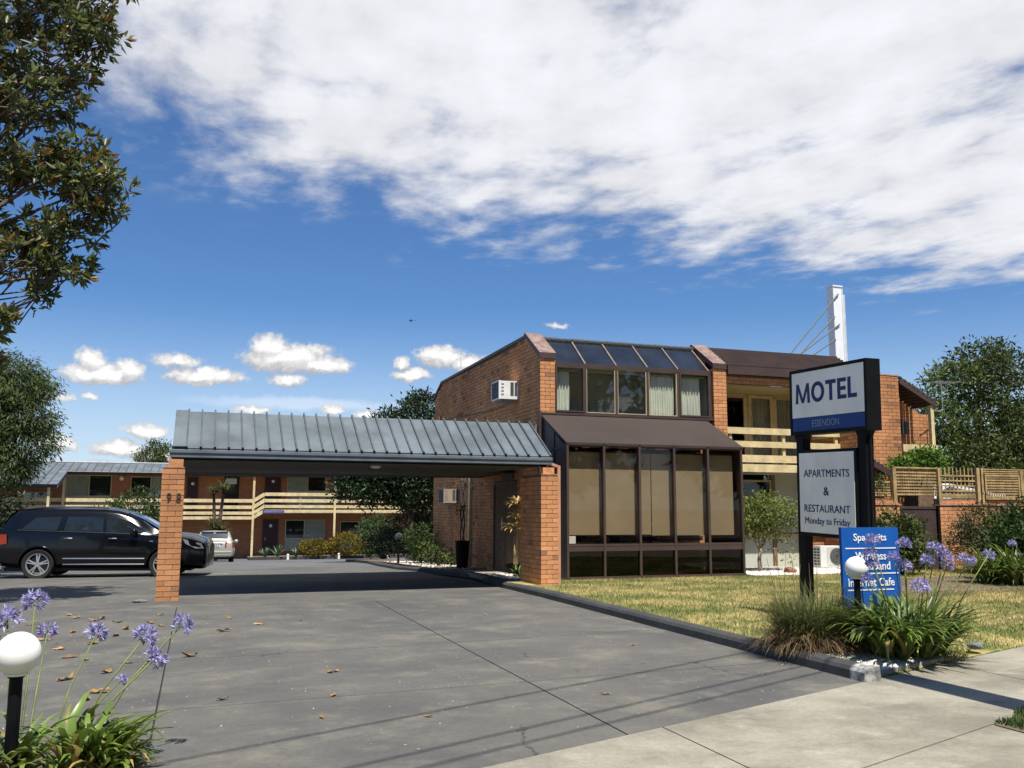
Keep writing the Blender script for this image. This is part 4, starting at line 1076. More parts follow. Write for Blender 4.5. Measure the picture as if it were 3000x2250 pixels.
# roof
rz, ez = fz(4.08), fz(3.44); YRd = 57.2; YE = 54.4
sl_ = (rz-ez)/(YRd-YE)
r_ = MB(); r_.prism([(YE, ez), (YRd, rz), (YRd+3, rz-.8), (YRd+3, rz-.9), (YRd, rz-.12), (YE, ez-.12)], 'x', -6.75, 15.5); part('roof', r_, METAL, fw)
YX = 50.9; xz = ez-sl_*(YE-YX)
r_ = MB(); r_.prism([(YX, xz), (YRd, rz), (YRd+3, rz-.8), (YRd+3, rz-.9), (YRd, rz-.12), (YX, xz-.14)], 'x', -14.5, -6.75); part('roof', r_, METAL, fw)
part('gutter', MB().box(-6.7, YE-.12, ez-.16, 15.5, YE, ez-.02), BLACK, fw)
part('gutter', MB().box(-14.5, YX-.12, xz-.18, -6.72, YX, xz-.02), BLACK, fw)
part('barge_board', MB().prism([(YX, xz+.02), (YE+.2, ez+.1), (YE+.2, ez-.15), (YX, xz-.2)], 'x', -6.745, -6.70), GUTTER, fw)
part('ridge_cap', MB().box(-14.5, YRd-.12, rz-.0, 15.5, YRd+.12, rz+.05), WHITEM, fw)
for i in range(70):
    x = -14.3+i*.42
    y0, z0 = (YX, xz) if x < -6.75 else (YE, ez)
    if x > 15: break
    q = MB(); q.beam((x, y0, z0+.02), (x, YRd-.1, rz+.02-.03), .05, .05, (0, 0, 1)); part('roof_rib', q, METALD, fw)
def rails(zs, xa, xb, y=YR, y2=None, dz=0):
    for (z0, z1) in zs:
        part('railing_board', MB().beam((xa, y, fz((z0+z1)/2)), (xb, y2 or y, fz((z0+z1)/2)+dz), .04, (z1-z0)*K), CREAM, fw)
LOW = ((.74, .92), (1.02, 1.20), (1.36, 1.56), (1.74, 1.94)); 
rails(LOW, -14, fx(3.15)); rails(((a+.40, b+.40) for a, b in LOW), fx(3.85), 15)
rails(LOW, fx(3.2), fx(3.82), YR, YR, .40*K)
for x in (fx(3.8), fx(5.95), fx(3.22)): part('railing_post', MB().box(x-.03, YR+.03, fz(1.1), x+.03, YR+.09, fz(2.3)), CREAM, fw)
def post(x, z0, z1, y=YR): part('post', MB().box(x-.06, y-.12, z0, x+.06, y-.03, z1), CREAM, fw)
post(fx(3.2), -1.6, fz(3.4)); post(fx(8.02), -1.6, fz(2.75)); post(fx(12.7), -1.6, fz(3.4)); post(-6.85, fz(.8), fz(3.3)); post(-7.1, fz(.8), xz-.1, YX+.2); post(fx(-1.75), -1.6, fz(3.4))
part('post_lamp', MB().lathe([(.0, -.05), (.1, 0), (.12, .12), (.1, .24), (0, .28)], (fx(8.05), YR-.1, fz(2.76)), 10), WHITEP, fw)
MAROON = mat('maroon_door', (.045, .018, .02), .5, .1)
def far_door(x0, x1, z0, z1):
    d = part('door', MB().box(fx(x0), YW-.05, fz(z0), fx(x1), YW-.01, fz(z1)), MAROON, fw)
    part('door_frame', ring(MB(), fx(x0)-.06, fx(x1)+.06, fz(z0)-.06, fz(z1)+.06, YW-.06, YW-.012, .055), BROWN, d)
    part('door_number', MB().lathe([(0, -.01), (.09, -.01), (.09, 0)], (fx((x0+x1)/2), YW-.05, fz(z1-.35)), 12, 'y'), WHITEP, d)
    part('door_handle', MB().box(fx(x0)+.06, YW-.10, fz(z0+(z1-z0)*.42), fx(x0)+.14, YW-.052, fz(z0+(z1-z0)*.5)), GREYM, d)
far_door(3.95, 4.78, -1.45, .68); far_door(3.98, 4.85, 1.3, 3.40); far_door(-.55, -.02, .92, 3.2)
dk = part('doorway', MB().box(fx(1.55), YW-.04, fz(.92), fx(2.4), YW-.01, fz(3.3)), DARK, fw)
part('notice', MB().box(fx(1.62), YW-.06, fz(2.85), fx(2.25), YW-.042, fz(3.2)), mat('pale_notice', (.55, .62, .68), .5, .04), dk)
FCUR = mat('far_curtain', (.42, .43, .36), .9, .1, 2)
def far_win(x0, x1, xs, z0, z1, left_cur, panel=None):
    w_ = part('window', ring(MB(), fx(x0), fx(x1), fz(z0), fz(z1), YW-.06, YW-.01, .05), CREAMD, fw)
    part('glazing_bar', MB().box(fx(xs)-.03, YW-.055, fz(z0), fx(xs)+.03, YW-.012, fz(z1)), CREAMD, w_)
    a = (x0, xs) if left_cur else (xs, x1); b = (xs, x1) if left_cur else (x0, xs)
    part('curtain', MB().box(fx(a[0])+.05, YW-.02, fz(z0)+.05, fx(a[1])-.05, YW-.011, fz(z1)-.05), FCUR, w_)
    part('dark_room', MB().box(fx(b[0])+.05, YW-.02, fz(z0)+.05, fx(b[1])-.05, YW-.011, fz(z1)-.05), DARK, w_)
    part('pane', MB().box(fx(x0)+.04, YW-.04, fz(z0)+.04, fx(x1)-.04, YW-.035, fz(z1)-.04), GLASS, w_)
    if panel: part('panel', MB().box(fx(x0), YW-.03, fz(panel), fx(x1), YW-.008, fz(z0)-.0), mat('pale_green_panel', (.34, .36, .28), .7, .08), w_)
far_win(5.24, 7.66, 6.41, -.47, .70, False, -1.2); far_win(5.26, 7.69, 6.52, 2.45, 3.42, True, 1.3)
far_win(8.6, 11, 9.8, -.5, .6, False, -1.2)
far_win(-7.2, -4.77, -5.98, 2.05, 3.3, True, 1.0); far_win(-3.75, -2.0, -2.62, 2.05, 3.25, False, 1.0)
far_win(-9.4, -7.9, -8.6, 1.6, 2.3, True)
part('wall_lamp', MB().lathe([(0, -.16), (.1, -.13), (.13, -.05), (.1, 0), (0, 0)], (-4.1, YW-.01, fz(3.12)), 12, 'y'), WHITEP, fw)
bs = part('name_board', MB().box(fx(3.75), YR-.08, fz(1.10), fx(5.0), YR-.05, fz(1.29)), mat('blue_board', (.06, .07, .22), .5, .1), fw)
for k in range(9): part('name_letter', MB().box(fx(3.85)+k*.118, YR-.086, fz(1.165), fx(3.85)+k*.118+.07, YR-.081, fz(1.225)), mat('grey_letter', (.3, .32, .45), .5) if k == 0 else MATS['grey_letter'], bs)
# raised bed edge in front of it
tag(sheet('planter_bed', [(2.9, 53.6), (16, 54.3), (16, 56), (2.9, 56)], lambda x, y: -1.52, EARTH, .16, 2, 1, thick=.3), kind='structure')
tag(sheet('planter_kerb', [(2.9, 53.45), (16, 54.15), (16, 54.3), (2.9, 53.6)], lambda x, y: -1.52, KERBM, .2, 2, 1, thick=.35), kind='structure')
for x, y in ((fx(5.2), 53.2), (fx(8.2), 53.4), (fx(11.2), 53.6)):
    mk = MB(); mk.tube([(x, y, -1.6), (x, y, -1.22)], .07, 8); mk.lathe([(.075, 0), (.08, .03), (.04, .06), (0, .07)], (x, y, -1.22), 8)
    tag(part('marker_post', mk, WHITEP), {5: 'short white marker post in front of the maroon door', 7: 'short white marker post between the two golden hedges', 10: 'short white marker post by the leafy shrub at the yard edge'}[int(x)], 'post', 'white marker posts along the yard edge')
# ------------------------------------------------------------------ cars
def paint(name, col, rough=.25, metal=.0, coat=1.):
    return mat(name, col, rough, .02, 1, 0, 30, .5, metal, coat=coat)
PBLACK = mat('black_car_paint', (.0035, .0035, .0045), .16, .02, 1, 0, 30, .28, coat=.35); PSILV = paint('champagne_car_paint', (.40, .39, .33), .3, .25)
CGLASS = mat('car_glass', (.012, .016, .017), .04, .05, 1, 0, 30, .6, coat=.5)
TYRE = mat('tyre_rubber', (.018, .018, .018), .85, .1); ALLOY = mat('alloy_rim', (.55, .55, .54), .3, .05, 3, metal=.7); CHROME = mat('chrome_strip', (.65, .65, .66), .15, .03, 2, metal=1.)
LAMPR = mat('red_lamp_lens', (.30, .035, .02), .15, .1, 6, coat=.6); LAMPC = mat('clear_lamp_lens', (.16, .17, .18), .1, .2, 10, coat=.8)
PLASTIC = mat('black_plastic', (.015, .015, .016), .6, .1); PLATE = mat('number_plate', (.62, .63, .60), .5, .04, 6)
def lerp_tab(tab, x):
    if x <= tab[0][0]: return tab[0][1:]
    for a, b in zip(tab, tab[1:]):
        if x <= b[0]:
            t = (x-a[0])/(b[0]-a[0]); return tuple(p+(q-p)*t for p, q in zip(a[1:], b[1:]))
    return tab[-1][1:]
def car(name, label, paintm, loc, heading, S=(1, 1, 1), rear_detail=False, tilt=0.):
    sx, sy, sz = S
    t = thing(name, label, 'car', (0, 0, 0))
    lo = [(-1.0, .46, .98, .78, 1.00, .70), (-.93, .33, 1.09, .87, 1.12, .76), (-.62, .28, 1.155, .915, 1.17, .80), (-.2, .27, 1.145, .92, 1.16, .80), (.6, .265, 1.125, .92, 1.14, .80), (1.5, .26, 1.10, .92, 1.11, .80),
          (2.4, .26, 1.05, .915, 1.08, .78), (2.75, .26, 1.03, .91, 1.11, .74), (3.15, .26, 1.01, .905, 1.08, .72), (3.5, .25, .96, .885, 1.035, .68), (3.7, .24, .90, .845, .975, .62), (3.80, .25, .84, .815, .91, .60), (3.85, .27, .75, .76, .82, .56)]
    def ring_pts(x):
        zb, zs, hw, zt, tw = lerp_tab(lo, x)
        h = [(.0, zb), (hw*.80, zb), (hw*.975, zb+.11), (hw, zb+(zs-zb)*.42), (hw*.985, zs-.11), (hw*.955, zs), (tw, zt), (0, zt+.018)]
        return h
    def side_y(x, z):
        h = ring_pts(x)[1:6]
        for a, b in zip(h, h[1:]):
            if z <= b[1]: 
                k = (z-a[1])/(b[1]-a[1]) if b[1] > a[1] else 0
                return a[0]+(b[0]-a[0])*k
        return h[-1][0]
    xs_ = [-1.0, -.965, -.93, -.8, -.62, -.4, -.2, .1, .35, .6, 1.0, 1.5, 2.0, 2.4, 2.6, 2.75, 2.95, 3.15, 3.33, 3.5, 3.6, 3.7, 3.76, 3.80, 3.83, 3.85]
    def loft(sections):
        mb = MB(); n = len(sections[0][1])
        for x, h in sections:
            for (y, z) in h: mb.v.append((x*sx, y*sy, z*sz))
            for (y, z) in h[-2:0:-1]: mb.v.append((x*sx, -y*sy, z*sz))
        W = 2*n-2
        for i in range(len(sections)-1):
            for k in range(W):
                k2 = (k+1) % W; mb.f.append((i*W+k, i*W+k2, (i+1)*W+k2, (i+1)*W+k))
        mb.f.append(tuple(range(W-1, -1, -1))); mb.f.append(tuple((len(sections)-1)*W+k for k in range(W)))
        return mb
    body = part('body', loft([(x, ring_pts(x)) for x in xs_]), paintm, t, smooth=True)
    # wheel wells cut out of the body
    cut = MB()
    for ax in (0, 2.89):
        for s in (-1, 1): cut.tube([(ax*sx, s*.60*sy, .36*sz), (ax*sx, s*1.05*sy, .36*sz)], .415*sz, 28)
    co = link('cutter', cut.mesh('cutter'))
    md = body.modifiers.new('well', 'BOOLEAN'); md.object = co; md.operation = 'DIFFERENCE'; md.solver = 'EXACT'
    me = bpy.data.meshes.new_from_object(body.evaluated_get(bpy.context.evaluated_depsgraph_get()))
    body.modifiers.clear(); body.data = me; bpy.data.objects.remove(co)
    me.materials.clear(); me.materials.append(paintm); me.materials.append(PLASTIC)
    me.polygons.foreach_set('material_index', [0]*len(me.polygons))
    for p in me.polygons:
        c = p.center
        for ax in (0, 2.89):
            if abs(abs(c.y)-.6*sy) < .02 and math.hypot(c.x-ax*sx, c.z-.36*sz) < .43*sz: p.material_index = 1; p.use_smooth = False
    me.set_sharp_from_angle(angle=R(42))
    gh = [(-.97, .98, .70, 1.08, .66), (-.86, 1.08, .77, 1.30, .66), (-.74, 1.12, .82, 1.52, .655), (-.58, 1.14, .85, 1.635, .65), (-.3, 1.14, .87, 1.67, .65), (.2, 1.13, .875, 1.68, .65), (.9, 1.11, .88, 1.69, .655), (1.4, 1.09, .88, 1.68, .655), (1.7, 1.08, .875, 1.65, .65),
          (2.0, 1.06, .87, 1.56, .645), (2.3, 1.05, .86, 1.42, .645), (2.6, 1.05, .83, 1.24, .655), (2.85, 1.04, .78, 1.085, .68)]
    def g_ring(x):
        zb, wb, zt, wt = lerp_tab(gh, x)
        return [(0, zb-.04), (wb, zb-.02), (wt+.045, zb+(zt-zb)*.80), (wt-.005, zt-.045), (wt*.82, zt), (0, zt+.022)]
    roof_ = part('cabin', loft([(x, g_ring(x)) for x in (-.97, -.86, -.74, -.66, -.58, -.45, -.3, 0, .4, .9, 1.4, 1.7, 1.85, 2.0, 2.15, 2.3, 2.6, 2.85)]), paintm, t, smooth=True)
    roof_.data.set_sharp_from_angle(angle=R(35))
    def gy(x, z):
        zb, wb, zt, wt = lerp_tab(gh, x); k = (z-zb+.02)/(max(.05, (zt-zb)*.80)+.02)
        return wb+(wt+.045-wb)*min(max(k, 0), 1.1)
    wins = [[(-.42, 1.19), (-.14, 1.45), (.44, 1.475), (.37, 1.16)], [(.53, 1.155), (.57, 1.48), (1.38, 1.485), (1.42, 1.12)], [(1.49, 1.115), (1.47, 1.485), (1.72, 1.465), (2.02, 1.375), (2.42, 1.14), (2.3, 1.10)]]
    for s in (-1, 1):
        for w_ in wins:
            cx = sum(p[0] for p in w_)/len(w_); cz = sum(p[1] for p in w_)/len(w_)
            mb = MB(); N_ = len(w_)
            for (x, z) in w_: mb.v.append((x*sx, s*(gy(x, z)+.008)*sy, z*sz))
            for (x, z) in w_: mb.v.append(((x+(cx-x)*.03)*sx, s*(gy(x, z)-.012)*sy, z*sz))
            mb.v.append((cx*sx, s*(gy(cx, cz)+.010)*sy, cz*sz))
            for i in range(N_): mb.f.append((i, (i+1) % N_, 2*N_)); mb.f.append((i, N_+i, N_+(i+1) % N_, (i+1) % N_))
            part('side_window', mb, CGLASS, t)
        part('belt_strip', MB().tube([(x*sx, s*(gy(x, 1.10)+.008 if False else side_y(x, 1.06)*.99)*sy, (1.16-.028*max(0, x+.5))*sz) for x in (-.5, .2, .9, 1.6, 2.3)], .008, 5), PLASTIC, t)
        for (z, x0, x1) in ((.50, .56, 2.42), (.365, .56, 2.42)):
            mb = MB()
            mb.tube([(x*sx, s*(side_y(x, z)+.006)*sy, z*sz) for x in (x0, 1.1, 1.6, x1)], .014, 5); part('chrome_strip', mb, CHROME, t)
        part('roof_rail', MB().tube([(x*sx, s*.60*sy, z*sz) for x, z in ((-.45, 1.65), (0, 1.70), (.8, 1.72), (1.45, 1.69))], .016, 6), PLASTIC, t)
        for (xa, xb, pts) in ((.46, 1.42, None), (1.47, 2.44, None)):
            mb = MB(); nx, nz = 6, 5
            for j in range(nz+1):
                for i in range(nx+1):
                    x = xa+(xb-xa)*i/nx; z = .40+(1.02-.40)*j/nz
                    if xa < 1 and j < 3: x = max(x, xa+.0+.16*(1-j/3)*(1-i/nx))
                    mb.v.append((x*sx, s*(side_y(x, z)+.005)*sy, z*sz))
            W_ = nx+1; mb.f = [(j*W_+i, j*W_+i+1, (j+1)*W_+i+1, (j+1)*W_+i) for j in range(nz) for i in range(nx)]
            dr_ = part('door', mb, paintm, t, smooth=True)
            xh = xa+.10; part('handle', MB().tube([(xh*sx, s*(side_y(xh, .97)+.012)*sy, .975*sz), ((xh+.09)*sx, s*(side_y(xh, .97)+.04)*sy, .978*sz), ((xh+.18)*sx, s*(side_y(xh, .97)+.012)*sy, .972*sz)], .014, 6), CHROME if paintm is PBLACK else paintm, dr_)
        # mirrors
        mb = MB(); mb.lathe([(0, -.09), (.07, -.07), (.10, 0), (.085, .07), (0, .09)], (2.16*sx, s*1.02*sy, 1.13*sz), 12, 'x')
        mb.beam((2.2*sx, s*.86*sy, 1.08*sz), (2.17*sx, s*.98*sy, 1.10*sz), .06, .05); part('mirror', mb, paintm, t, smooth=True)
        # lamps
        mb = MB(); P_ = [(3.28, .97), (3.72, .86), (3.79, .74), (3.60, .74), (3.36, .85)]
        for (x, z) in P_: mb.v.append((x*sx, s*(side_y(x, min(z, lerp_tab(lo, x)[1]-.02))+.012)*sy, z*sz))
        mb.f = [(0, 1, 2, 3, 4)]; part('headlight', mb, LAMPC, t)
        mb = MB()
        for z0_, z1_ in ((.80, 1.06),):
            mb.add([(-1.012*sx, s*.50*sy, z0_*sz), (-1.012*sx, s*.50*sy, z1_*sz), (-.94*sx, s*.885*sy, z1_*sz), (-.96*sx, s*.875*sy, z0_*sz), (-.70*sx, s*.928*sy, (z0_+.05)*sz), (-.72*sx, s*.925*sy, z1_*sz)], [(0, 1, 2, 3), (3, 2, 5, 4)])
        part('tail_light', mb, LAMPR, t, fix=False)
        part('indicator', MB().box(2.52*sx, s*.915*sy, .90*sz, 2.60*sx, s*.925*sy, .925*sz), CHROME, t)
        for ax in (0, 2.89):
            fl = MB()
            ps = [(ax*sx+.43*sz*math.cos(a), s*(side_y(ax+.43*math.cos(a), .36+.43*math.sin(a))+.0)*sy, .36*sz+.43*sz*math.sin(a)) for a in np.linspace(-.15, math.pi+.15, 15)]
            fl.tube(ps, .022, 6); part('wheel_arch', fl, paintm, t, smooth=True)
            wh = MB(); c_ = (ax*sx, s*.80*sy, .36*sz); r_ = .36*sz
            wh.lathe([(r_*.72, -.10), (r_*.93, -.115), (r_, -.08), (r_, .08), (r_*.93, .115), (r_*.72, .10), (r_*.72, -.10)], c_, 32, 'y')
            wo = part('wheel', wh, TYRE, t, smooth=True); wo.data.set_sharp_from_angle(angle=R(40))
            rm_ = MB(); yo = s*.085
            rm_.lathe([(r_*.73, -.09), (r_*.73, .09), (r_*.66, .09), (r_*.66, -.09), (r_*.73, -.09)], c_, 32, 'y')
            rm_.lathe([(0, yo), (.055, yo), (.06, yo-s*.03), (0, yo-s*.03)], c_, 14, 'y')
            for k in range(5):
                for dl in (-.15, .15):
                    a0 = 2*math.pi*k/5+.3; a = a0+dl
                    rm_.beam((c_[0]+.035*math.cos(a0+dl*.8), c_[1]+yo*.9, c_[2]+.035*math.sin(a0+dl*.8)), (c_[0]+r_*.69*math.cos(a), c_[1]+yo*.75, c_[2]+r_*.69*math.sin(a)), .028, .03, (0, 1, 0))
            part('rim', rm_, ALLOY, wo)
            part('brake_disc', MB().lathe([(0, 0), (r_*.55, 0), (r_*.55, s*.02), (0, s*.02)], c_, 20, 'y'), GREYM if False else VENT, wo)
    ws = MB()
    def gp_(x, f): 
        zb, wb, zt, wt = lerp_tab(gh, x); return [(x*sx, -wt*f*sy, (zt+.006)*sz), (x*sx, wt*f*sy, (zt+.006)*sz)]
    for a, b in ((1.92, 2.3), (2.3, 2.7)):
        A_, B_ = gp_(a, .86), gp_(b, .90)
        m1 = ((A_[0][0]+A_[1][0])/2, 0, A_[0][2]+.020*sz); m2 = (B_[0][0], 0, B_[0][2]+.020*sz)
        ws.add([A_[0], m1, A_[1], B_[1], m2, B_[0]], [(0, 1, 4, 5), (1, 2, 3, 4)])
    part('windscreen', ws, CGLASS, t, smooth=True)
    rw_ = MB()
    for a, b in ((-.875, -.745), (-.745, -.60)):
        A_, B_ = gp_(a, .93), gp_(b, .93)
        off = -.018
        rw_.add([(p[0]+off, p[1], p[2]+.004) for p in (A_[0], A_[1], B_[1], B_[0])], [(0, 1, 2, 3)])
    part('rear_window', rw_, CGLASS, t, smooth=True)
    part('grille', MB().box(3.80*sx, -.42*sy, .42*sz, 3.862*sx, .42*sy, .60*sz), PLASTIC, t)
    part('rear_bumper', MB().prism([(-1.06*sx, .36*sz), (-1.085*sx, .45*sz), (-1.075*sx, .60*sz), (-1.0*sx, .63*sz), (-.9*sx, .60*sz), (-.9*sx, .33*sz)], 'y', -.80*sy, .80*sy), paintm, t)
    pl_ = part('number_plate', MB().box(-1.022*sx, -.26, .82*sz, -1.012*sx, .26, .96*sz), PLATE, t)
    if rear_detail:
        for k in range(6): part('plate_character', MB().box(-1.0255*sx, -.21+k*.073, .855*sz, -1.0225*sx, -.165+k*.073, .925*sz), PLASTIC, pl_)
        part('bumper_strip', MB().box(-1.092*sx, -.78*sy, .53*sz, -1.086*sx, .78*sy, .55*sz), PLASTIC, t)
        part('wiper', MB().beam((-.93*sx, -.02, 1.10*sz), (-.90*sx, -.4, 1.15*sz), .015, .015), PLASTIC, t)
        part('tailgate_strip', MB().box(-1.03*sx, -.36, 1.0*sz, -1.015*sx, .36, 1.03*sz), CHROME, t)
    part('underbody', MB().box(-.8*sx, -.7*sy, .20*sz, 3.5*sx, .7*sy, .285*sz), PLASTIC, t)
    t.location = loc; t.rotation_euler = (0, tilt, heading)
    return t
car('parked_car', 'black sport utility wagon parked beside the left brick pier', PBLACK, (-3.37, 25.02, Gd(0, 24.4)-.03), R(-8), (.985, 1, 1.0), tilt=R(.4))
car('parked_car', 'champagne estate car seen from behind near the far wing', PSILV, (.86, 44.4, Gd(0, 45.2)), R(88), (.96, .95, .88), True, tilt=R(2.2))
# ------------------------------------------------------------------ motel sign
ms = thing('motel_sign', 'tall black framed motel sign with white panels on two posts', 'sign', (7.62, 9.6, 0))
SF = 7.55
part('cabinet', MB().box(SF, 8.83, 2.455, SF+.2, 10.32, 3.325), BLACK, ms)
part('cabinet_rim', MB().box(SF-.012, 8.83, 2.455, SF-.0005, 10.32, 2.50).box(SF-.012, 8.83, 3.285, SF-.0005, 10.32, 3.325).box(SF-.012, 8.83, 2.5, SF-.0005, 8.87, 3.285).box(SF-.012, 10.28, 2.5, SF-.0005, 10.32, 3.285), BLACK, ms)
fc = part('face', MB().box(SF-.006, 8.872, 2.682, SF-.001, 10.278, 3.283), SIGNG, ms)
bd = part('blue_band', MB().box(SF-.0062, 8.872, 2.502, SF-.001, 10.278, 2.68), mat('navy_band', (.005, .042, .20), .4, .04, 2), ms)
mx = lambda y, z, o=.0085: frame_mtx((SF-o, y, z), (0, -1, 0), (0, 0, 1))
def glyph_M(w, h, st):
    return [[(0, 0), (st*.92, 0), (st*1.02, h*.70), (st*1.0, h), (0.06*w, h)], [(w, 0), (w-st*.92, 0), (w-st*1.02, h*.70), (w-st, h), (w-.06*w, h)], [(.06*w, h), (st*1.18, h), (w*.5+st*.42, 0.02*h), (w*.5-st*.42, .02*h)], [(w-.06*w, h), (w-st*1.18, h), (w*.5-st*.42, .02*h), (w*.5+st*.42, .02*h)]]
def rect(x0, z0, x1, z1): return [(x0, z0), (x1, z0), (x1, z1), (x0, z1)]
def glyph_O(w, h, st):
    o = []; n = 28
    for i in range(n):
        a0, a1 = 2*math.pi*i/n, 2*math.pi*(i+1)/n
        p = lambda a, k: (w/2+(w/2-k*st)*math.cos(a), h/2+(h/2+.015*h-k*st*.88)*math.sin(a))
        o.append([p(a0, 0), p(a1, 0), p(a1, 1), p(a0, 1)])
    return o
H_ = .262; ST_ = .058
GL = [('M', .30, glyph_M(.30, H_, ST_)), ('O', .262, glyph_O(.262, H_, ST_)), ('T', .20, [rect(0, H_-.052, .20, H_), rect(.10-ST_/2, 0, .10+ST_/2, H_-.052)]),
      ('E', .165, [rect(0, 0, ST_, H_), rect(ST_, 0, .165, .05), rect(ST_, H_/2-.024, .155, H_/2+.024), rect(ST_, H_-.05, .165, H_)]), ('L', .165, [rect(0, 0, ST_, H_), rect(ST_, 0, .165, .052)])]
cx_ = 0; tot = sum(g_[1] for g_ in GL)+.026*4
for ch, w_, polys in GL:
    mb = MB()
    for k_, pl_ in enumerate(polys):
        d0 = .0065+.0004*(k_ % 3)
        mb.prism([(9.60+tot/2-cx_-p[0], 3.0-H_/2+p[1]) for p in pl_], 'x', SF-d0-.002, SF-.006)
    part('letter', mb, NAVY, fc); cx_ += w_+.026
lettering('lettering', 'ESSENDON', .1, mx(9.60, 2.592), mat('dull_white_letter', (.42, .46, .52), .5), bd, fit=(.52, .085), bold=-.002)
lp = part('lower_panel', MB().box(SF-.01, 9.04, 1.14, SF+.12, 10.19, 2.25), BLACK, ms)
fp = part('lower_face', MB().box(SF-.016, 9.085, 1.185, SF-.0105, 10.145, 2.21), SIGNG, ms)
for s, z, fit, b in (('APARTMENTS', 1.945, (.88, .095), .0), ('&', 1.715, (.105, .105), .001), ('RESTAURANT', 1.495, (.88, .095), .0), ('Monday to Friday', 1.325, (.86, .11), 0.)):
    lettering('lettering', s, .1, mx(9.61, z, .0185), NAVY, fp, bold=b, fit=fit)
# small serifs under and over the upright strokes of the two serif lines
for (ya, yb, hw_) in ((10.05, 10.27, .14), (8.87, 9.07, .14)):
    yc = (ya+yb)/2
    part('post', MB().box(SF+.01, yc-.07, -.1, SF+.13, yc+.07, 2.40), BLACK, ms)
    part('post_bracket', MB().prism([(yc-.07, 2.40), (yc+.07, 2.40), (yc+.11, 2.452), (yc-.11, 2.452)], 'x', SF+.01, SF+.13), BLACK, ms)
part('conduit', MB().tube([(SF+.07, 8.89, .0), (SF+.07, 8.89, 2.4)], .018, 6), BLACK, ms)
ms.rotation_euler = (R(1.5), 0, 0)
# ------------------------------------------------------------------ blue board
bs_ = thing('services_sign', 'bright blue services board standing behind the purple flowers', 'sign', (6.84, 8.02, 0))
part('board', MB().box(6.47, 8.0, .12, 7.215, 8.03, 1.30), BLUE, bs_)
part('edge_trim', MB().box(6.462, 7.998, .12, 6.4695, 8.032, 1.303), MATS['navy_band'], bs_)
my = lambda x, z: frame_mtx((x, 7.996, z), (1, 0, 0), (0, 0, 1))
for s, x, z, fit in (('Spa Units', 6.835, 1.185, (.43, .10)), ('Wireless', 6.835, 1.0, (.40, .085)), ('Broadband', 6.835, .895, (.50, .085)), ('Internet Cafe', 6.83, .725, (.60, .085))):
    lettering('lettering', s, .1, my(x, z), LETW, bs_, bold=.001, fit=fit)
for z, xa, xb in ((1.08, 6.51, 7.17), (.815, 6.51, 7.19), (.645, 6.52, 7.12)):
    part('rule', MB().box(xa, 7.9955, z-.006, xb, 7.999, z+.006), LETW, bs_)
for x in (6.55, 7.13): part('stake', MB().box(x-.02, 8.032, -.1, x+.02, 8.07, .9), BLACK, bs_)
# ------------------------------------------------------------------ globe lamps
def lamp(label, x, y, z0, zc, r, dark=False):
    t = thing('globe_lamp', label, 'lamp', (x, y, z0), 'globe lamps on black posts')
    n = 14; pr = [(max(.001, r*math.sin(math.pi*i/n)), -r*math.cos(math.pi*i/n)) for i in range(1, n)]
    pr = [(0.0001, -r)]+pr+[(.0001, r)]
    g_ = MB(); g_.lathe(pr, (x, y, zc), 28); part('globe', g_, GLOBE if not dark else mat('dark_globe', (.05, .05, .05), .2, .1, coat=.6), t, smooth=True)  # dark variant swaps the opal white for near-black
    c_ = MB(); c_.lathe([(0, -r*.97), (r*.52, -r*.97), (r*.55, -r*.86), (r*.45, -r*.84)], (x, y, zc), 20); part('collar', c_, GLOBE if not dark else BLACK, t)
    p_ = MB(); p_.tube([(x, y, z0-.05), (x, y, zc-r*.985)], r*.29, 14); p_.lathe([(r*.29, -r*1.12), (r*.44, -r*.99), (0, -r*.985)], (x, y, zc), 14); part('post', p_, BLACK, t)
    return t
lamp('white globe lamp on black post in front of the blue board', 6.36, 7.66, .07, .905, .113)
lamp('white globe lamp on black post beside the driveway flowers nearest the street', -.855, 5.50, 0, .725, .113)
lamp('dark globe lamp on slim post under the shady garden tree', 5.9, 27.6, -.2, .60, .12, True)
# ------------------------------------------------------------------ plants
def strap_leaf(L, wd, lean, droop, seed, seg=6):
    """one arching strap leaf rooted at the origin, growing towards +x"""
    q = random.Random(seed); mb = MB(); x = z = 0; a = lean
    for i in range(seg+1):
        t = i/seg; w_ = wd*(.55+.45*math.sin(min(1, t*2.2)*math.pi/2))*(1-t**3.2) + .0006
        y = .02*math.sin(t*3)*q.uniform(-1, 1)
        mb.v += [(x-.18*w_*math.sin(a), y-w_/2, z+.18*w_), (x, y, z), (x-.18*w_*math.sin(a), y+w_/2, z+.18*w_)]
        x += L/seg*math.sin(a); z += L/seg*math.cos(a); a += droop/seg*(.4+1.4*t)
    for i in range(seg):
        for k in range(2): mb.f.append((i*3+k, i*3+k+1, i*3+k+4, i*3+k+3))
    return mb.mesh('leaf', smooth=True, fix=False)
def flower_head(r, n, seed, tilt=0.):
    rs = np.random.default_rng(seed)
    d_ = rs.normal(size=(n, 3)); d_[:, 2] = np.abs(d_[:, 2])*.9-.25; d_ /= np.linalg.norm(d_, axis=1, keepdims=True)
    V, F = [], []
    P = d_*r*.55; out = d_
    Pa = np.repeat(P, 5, 0); N_ = np.repeat(out, 5, 0) + rs.normal(size=(n*5, 3))*.55
    V, F = leaf_quads(Pa, N_, r*.52*rs.uniform(.8, 1.2, n*5), r*.15, rs)
    # little tubes
    V2, F2 = leaf_quads(np.zeros((n, 3)), d_, np.full(n, r*.62), np.full(n, r*.05), rs)
    V = np.concatenate([V, V2]); F = np.concatenate([F, F2+len(V)-len(V2)])
    return np_mesh('flower_head', V, F)
HEADS = [flower_head(.096, 34, 40+i) for i in range(4)]
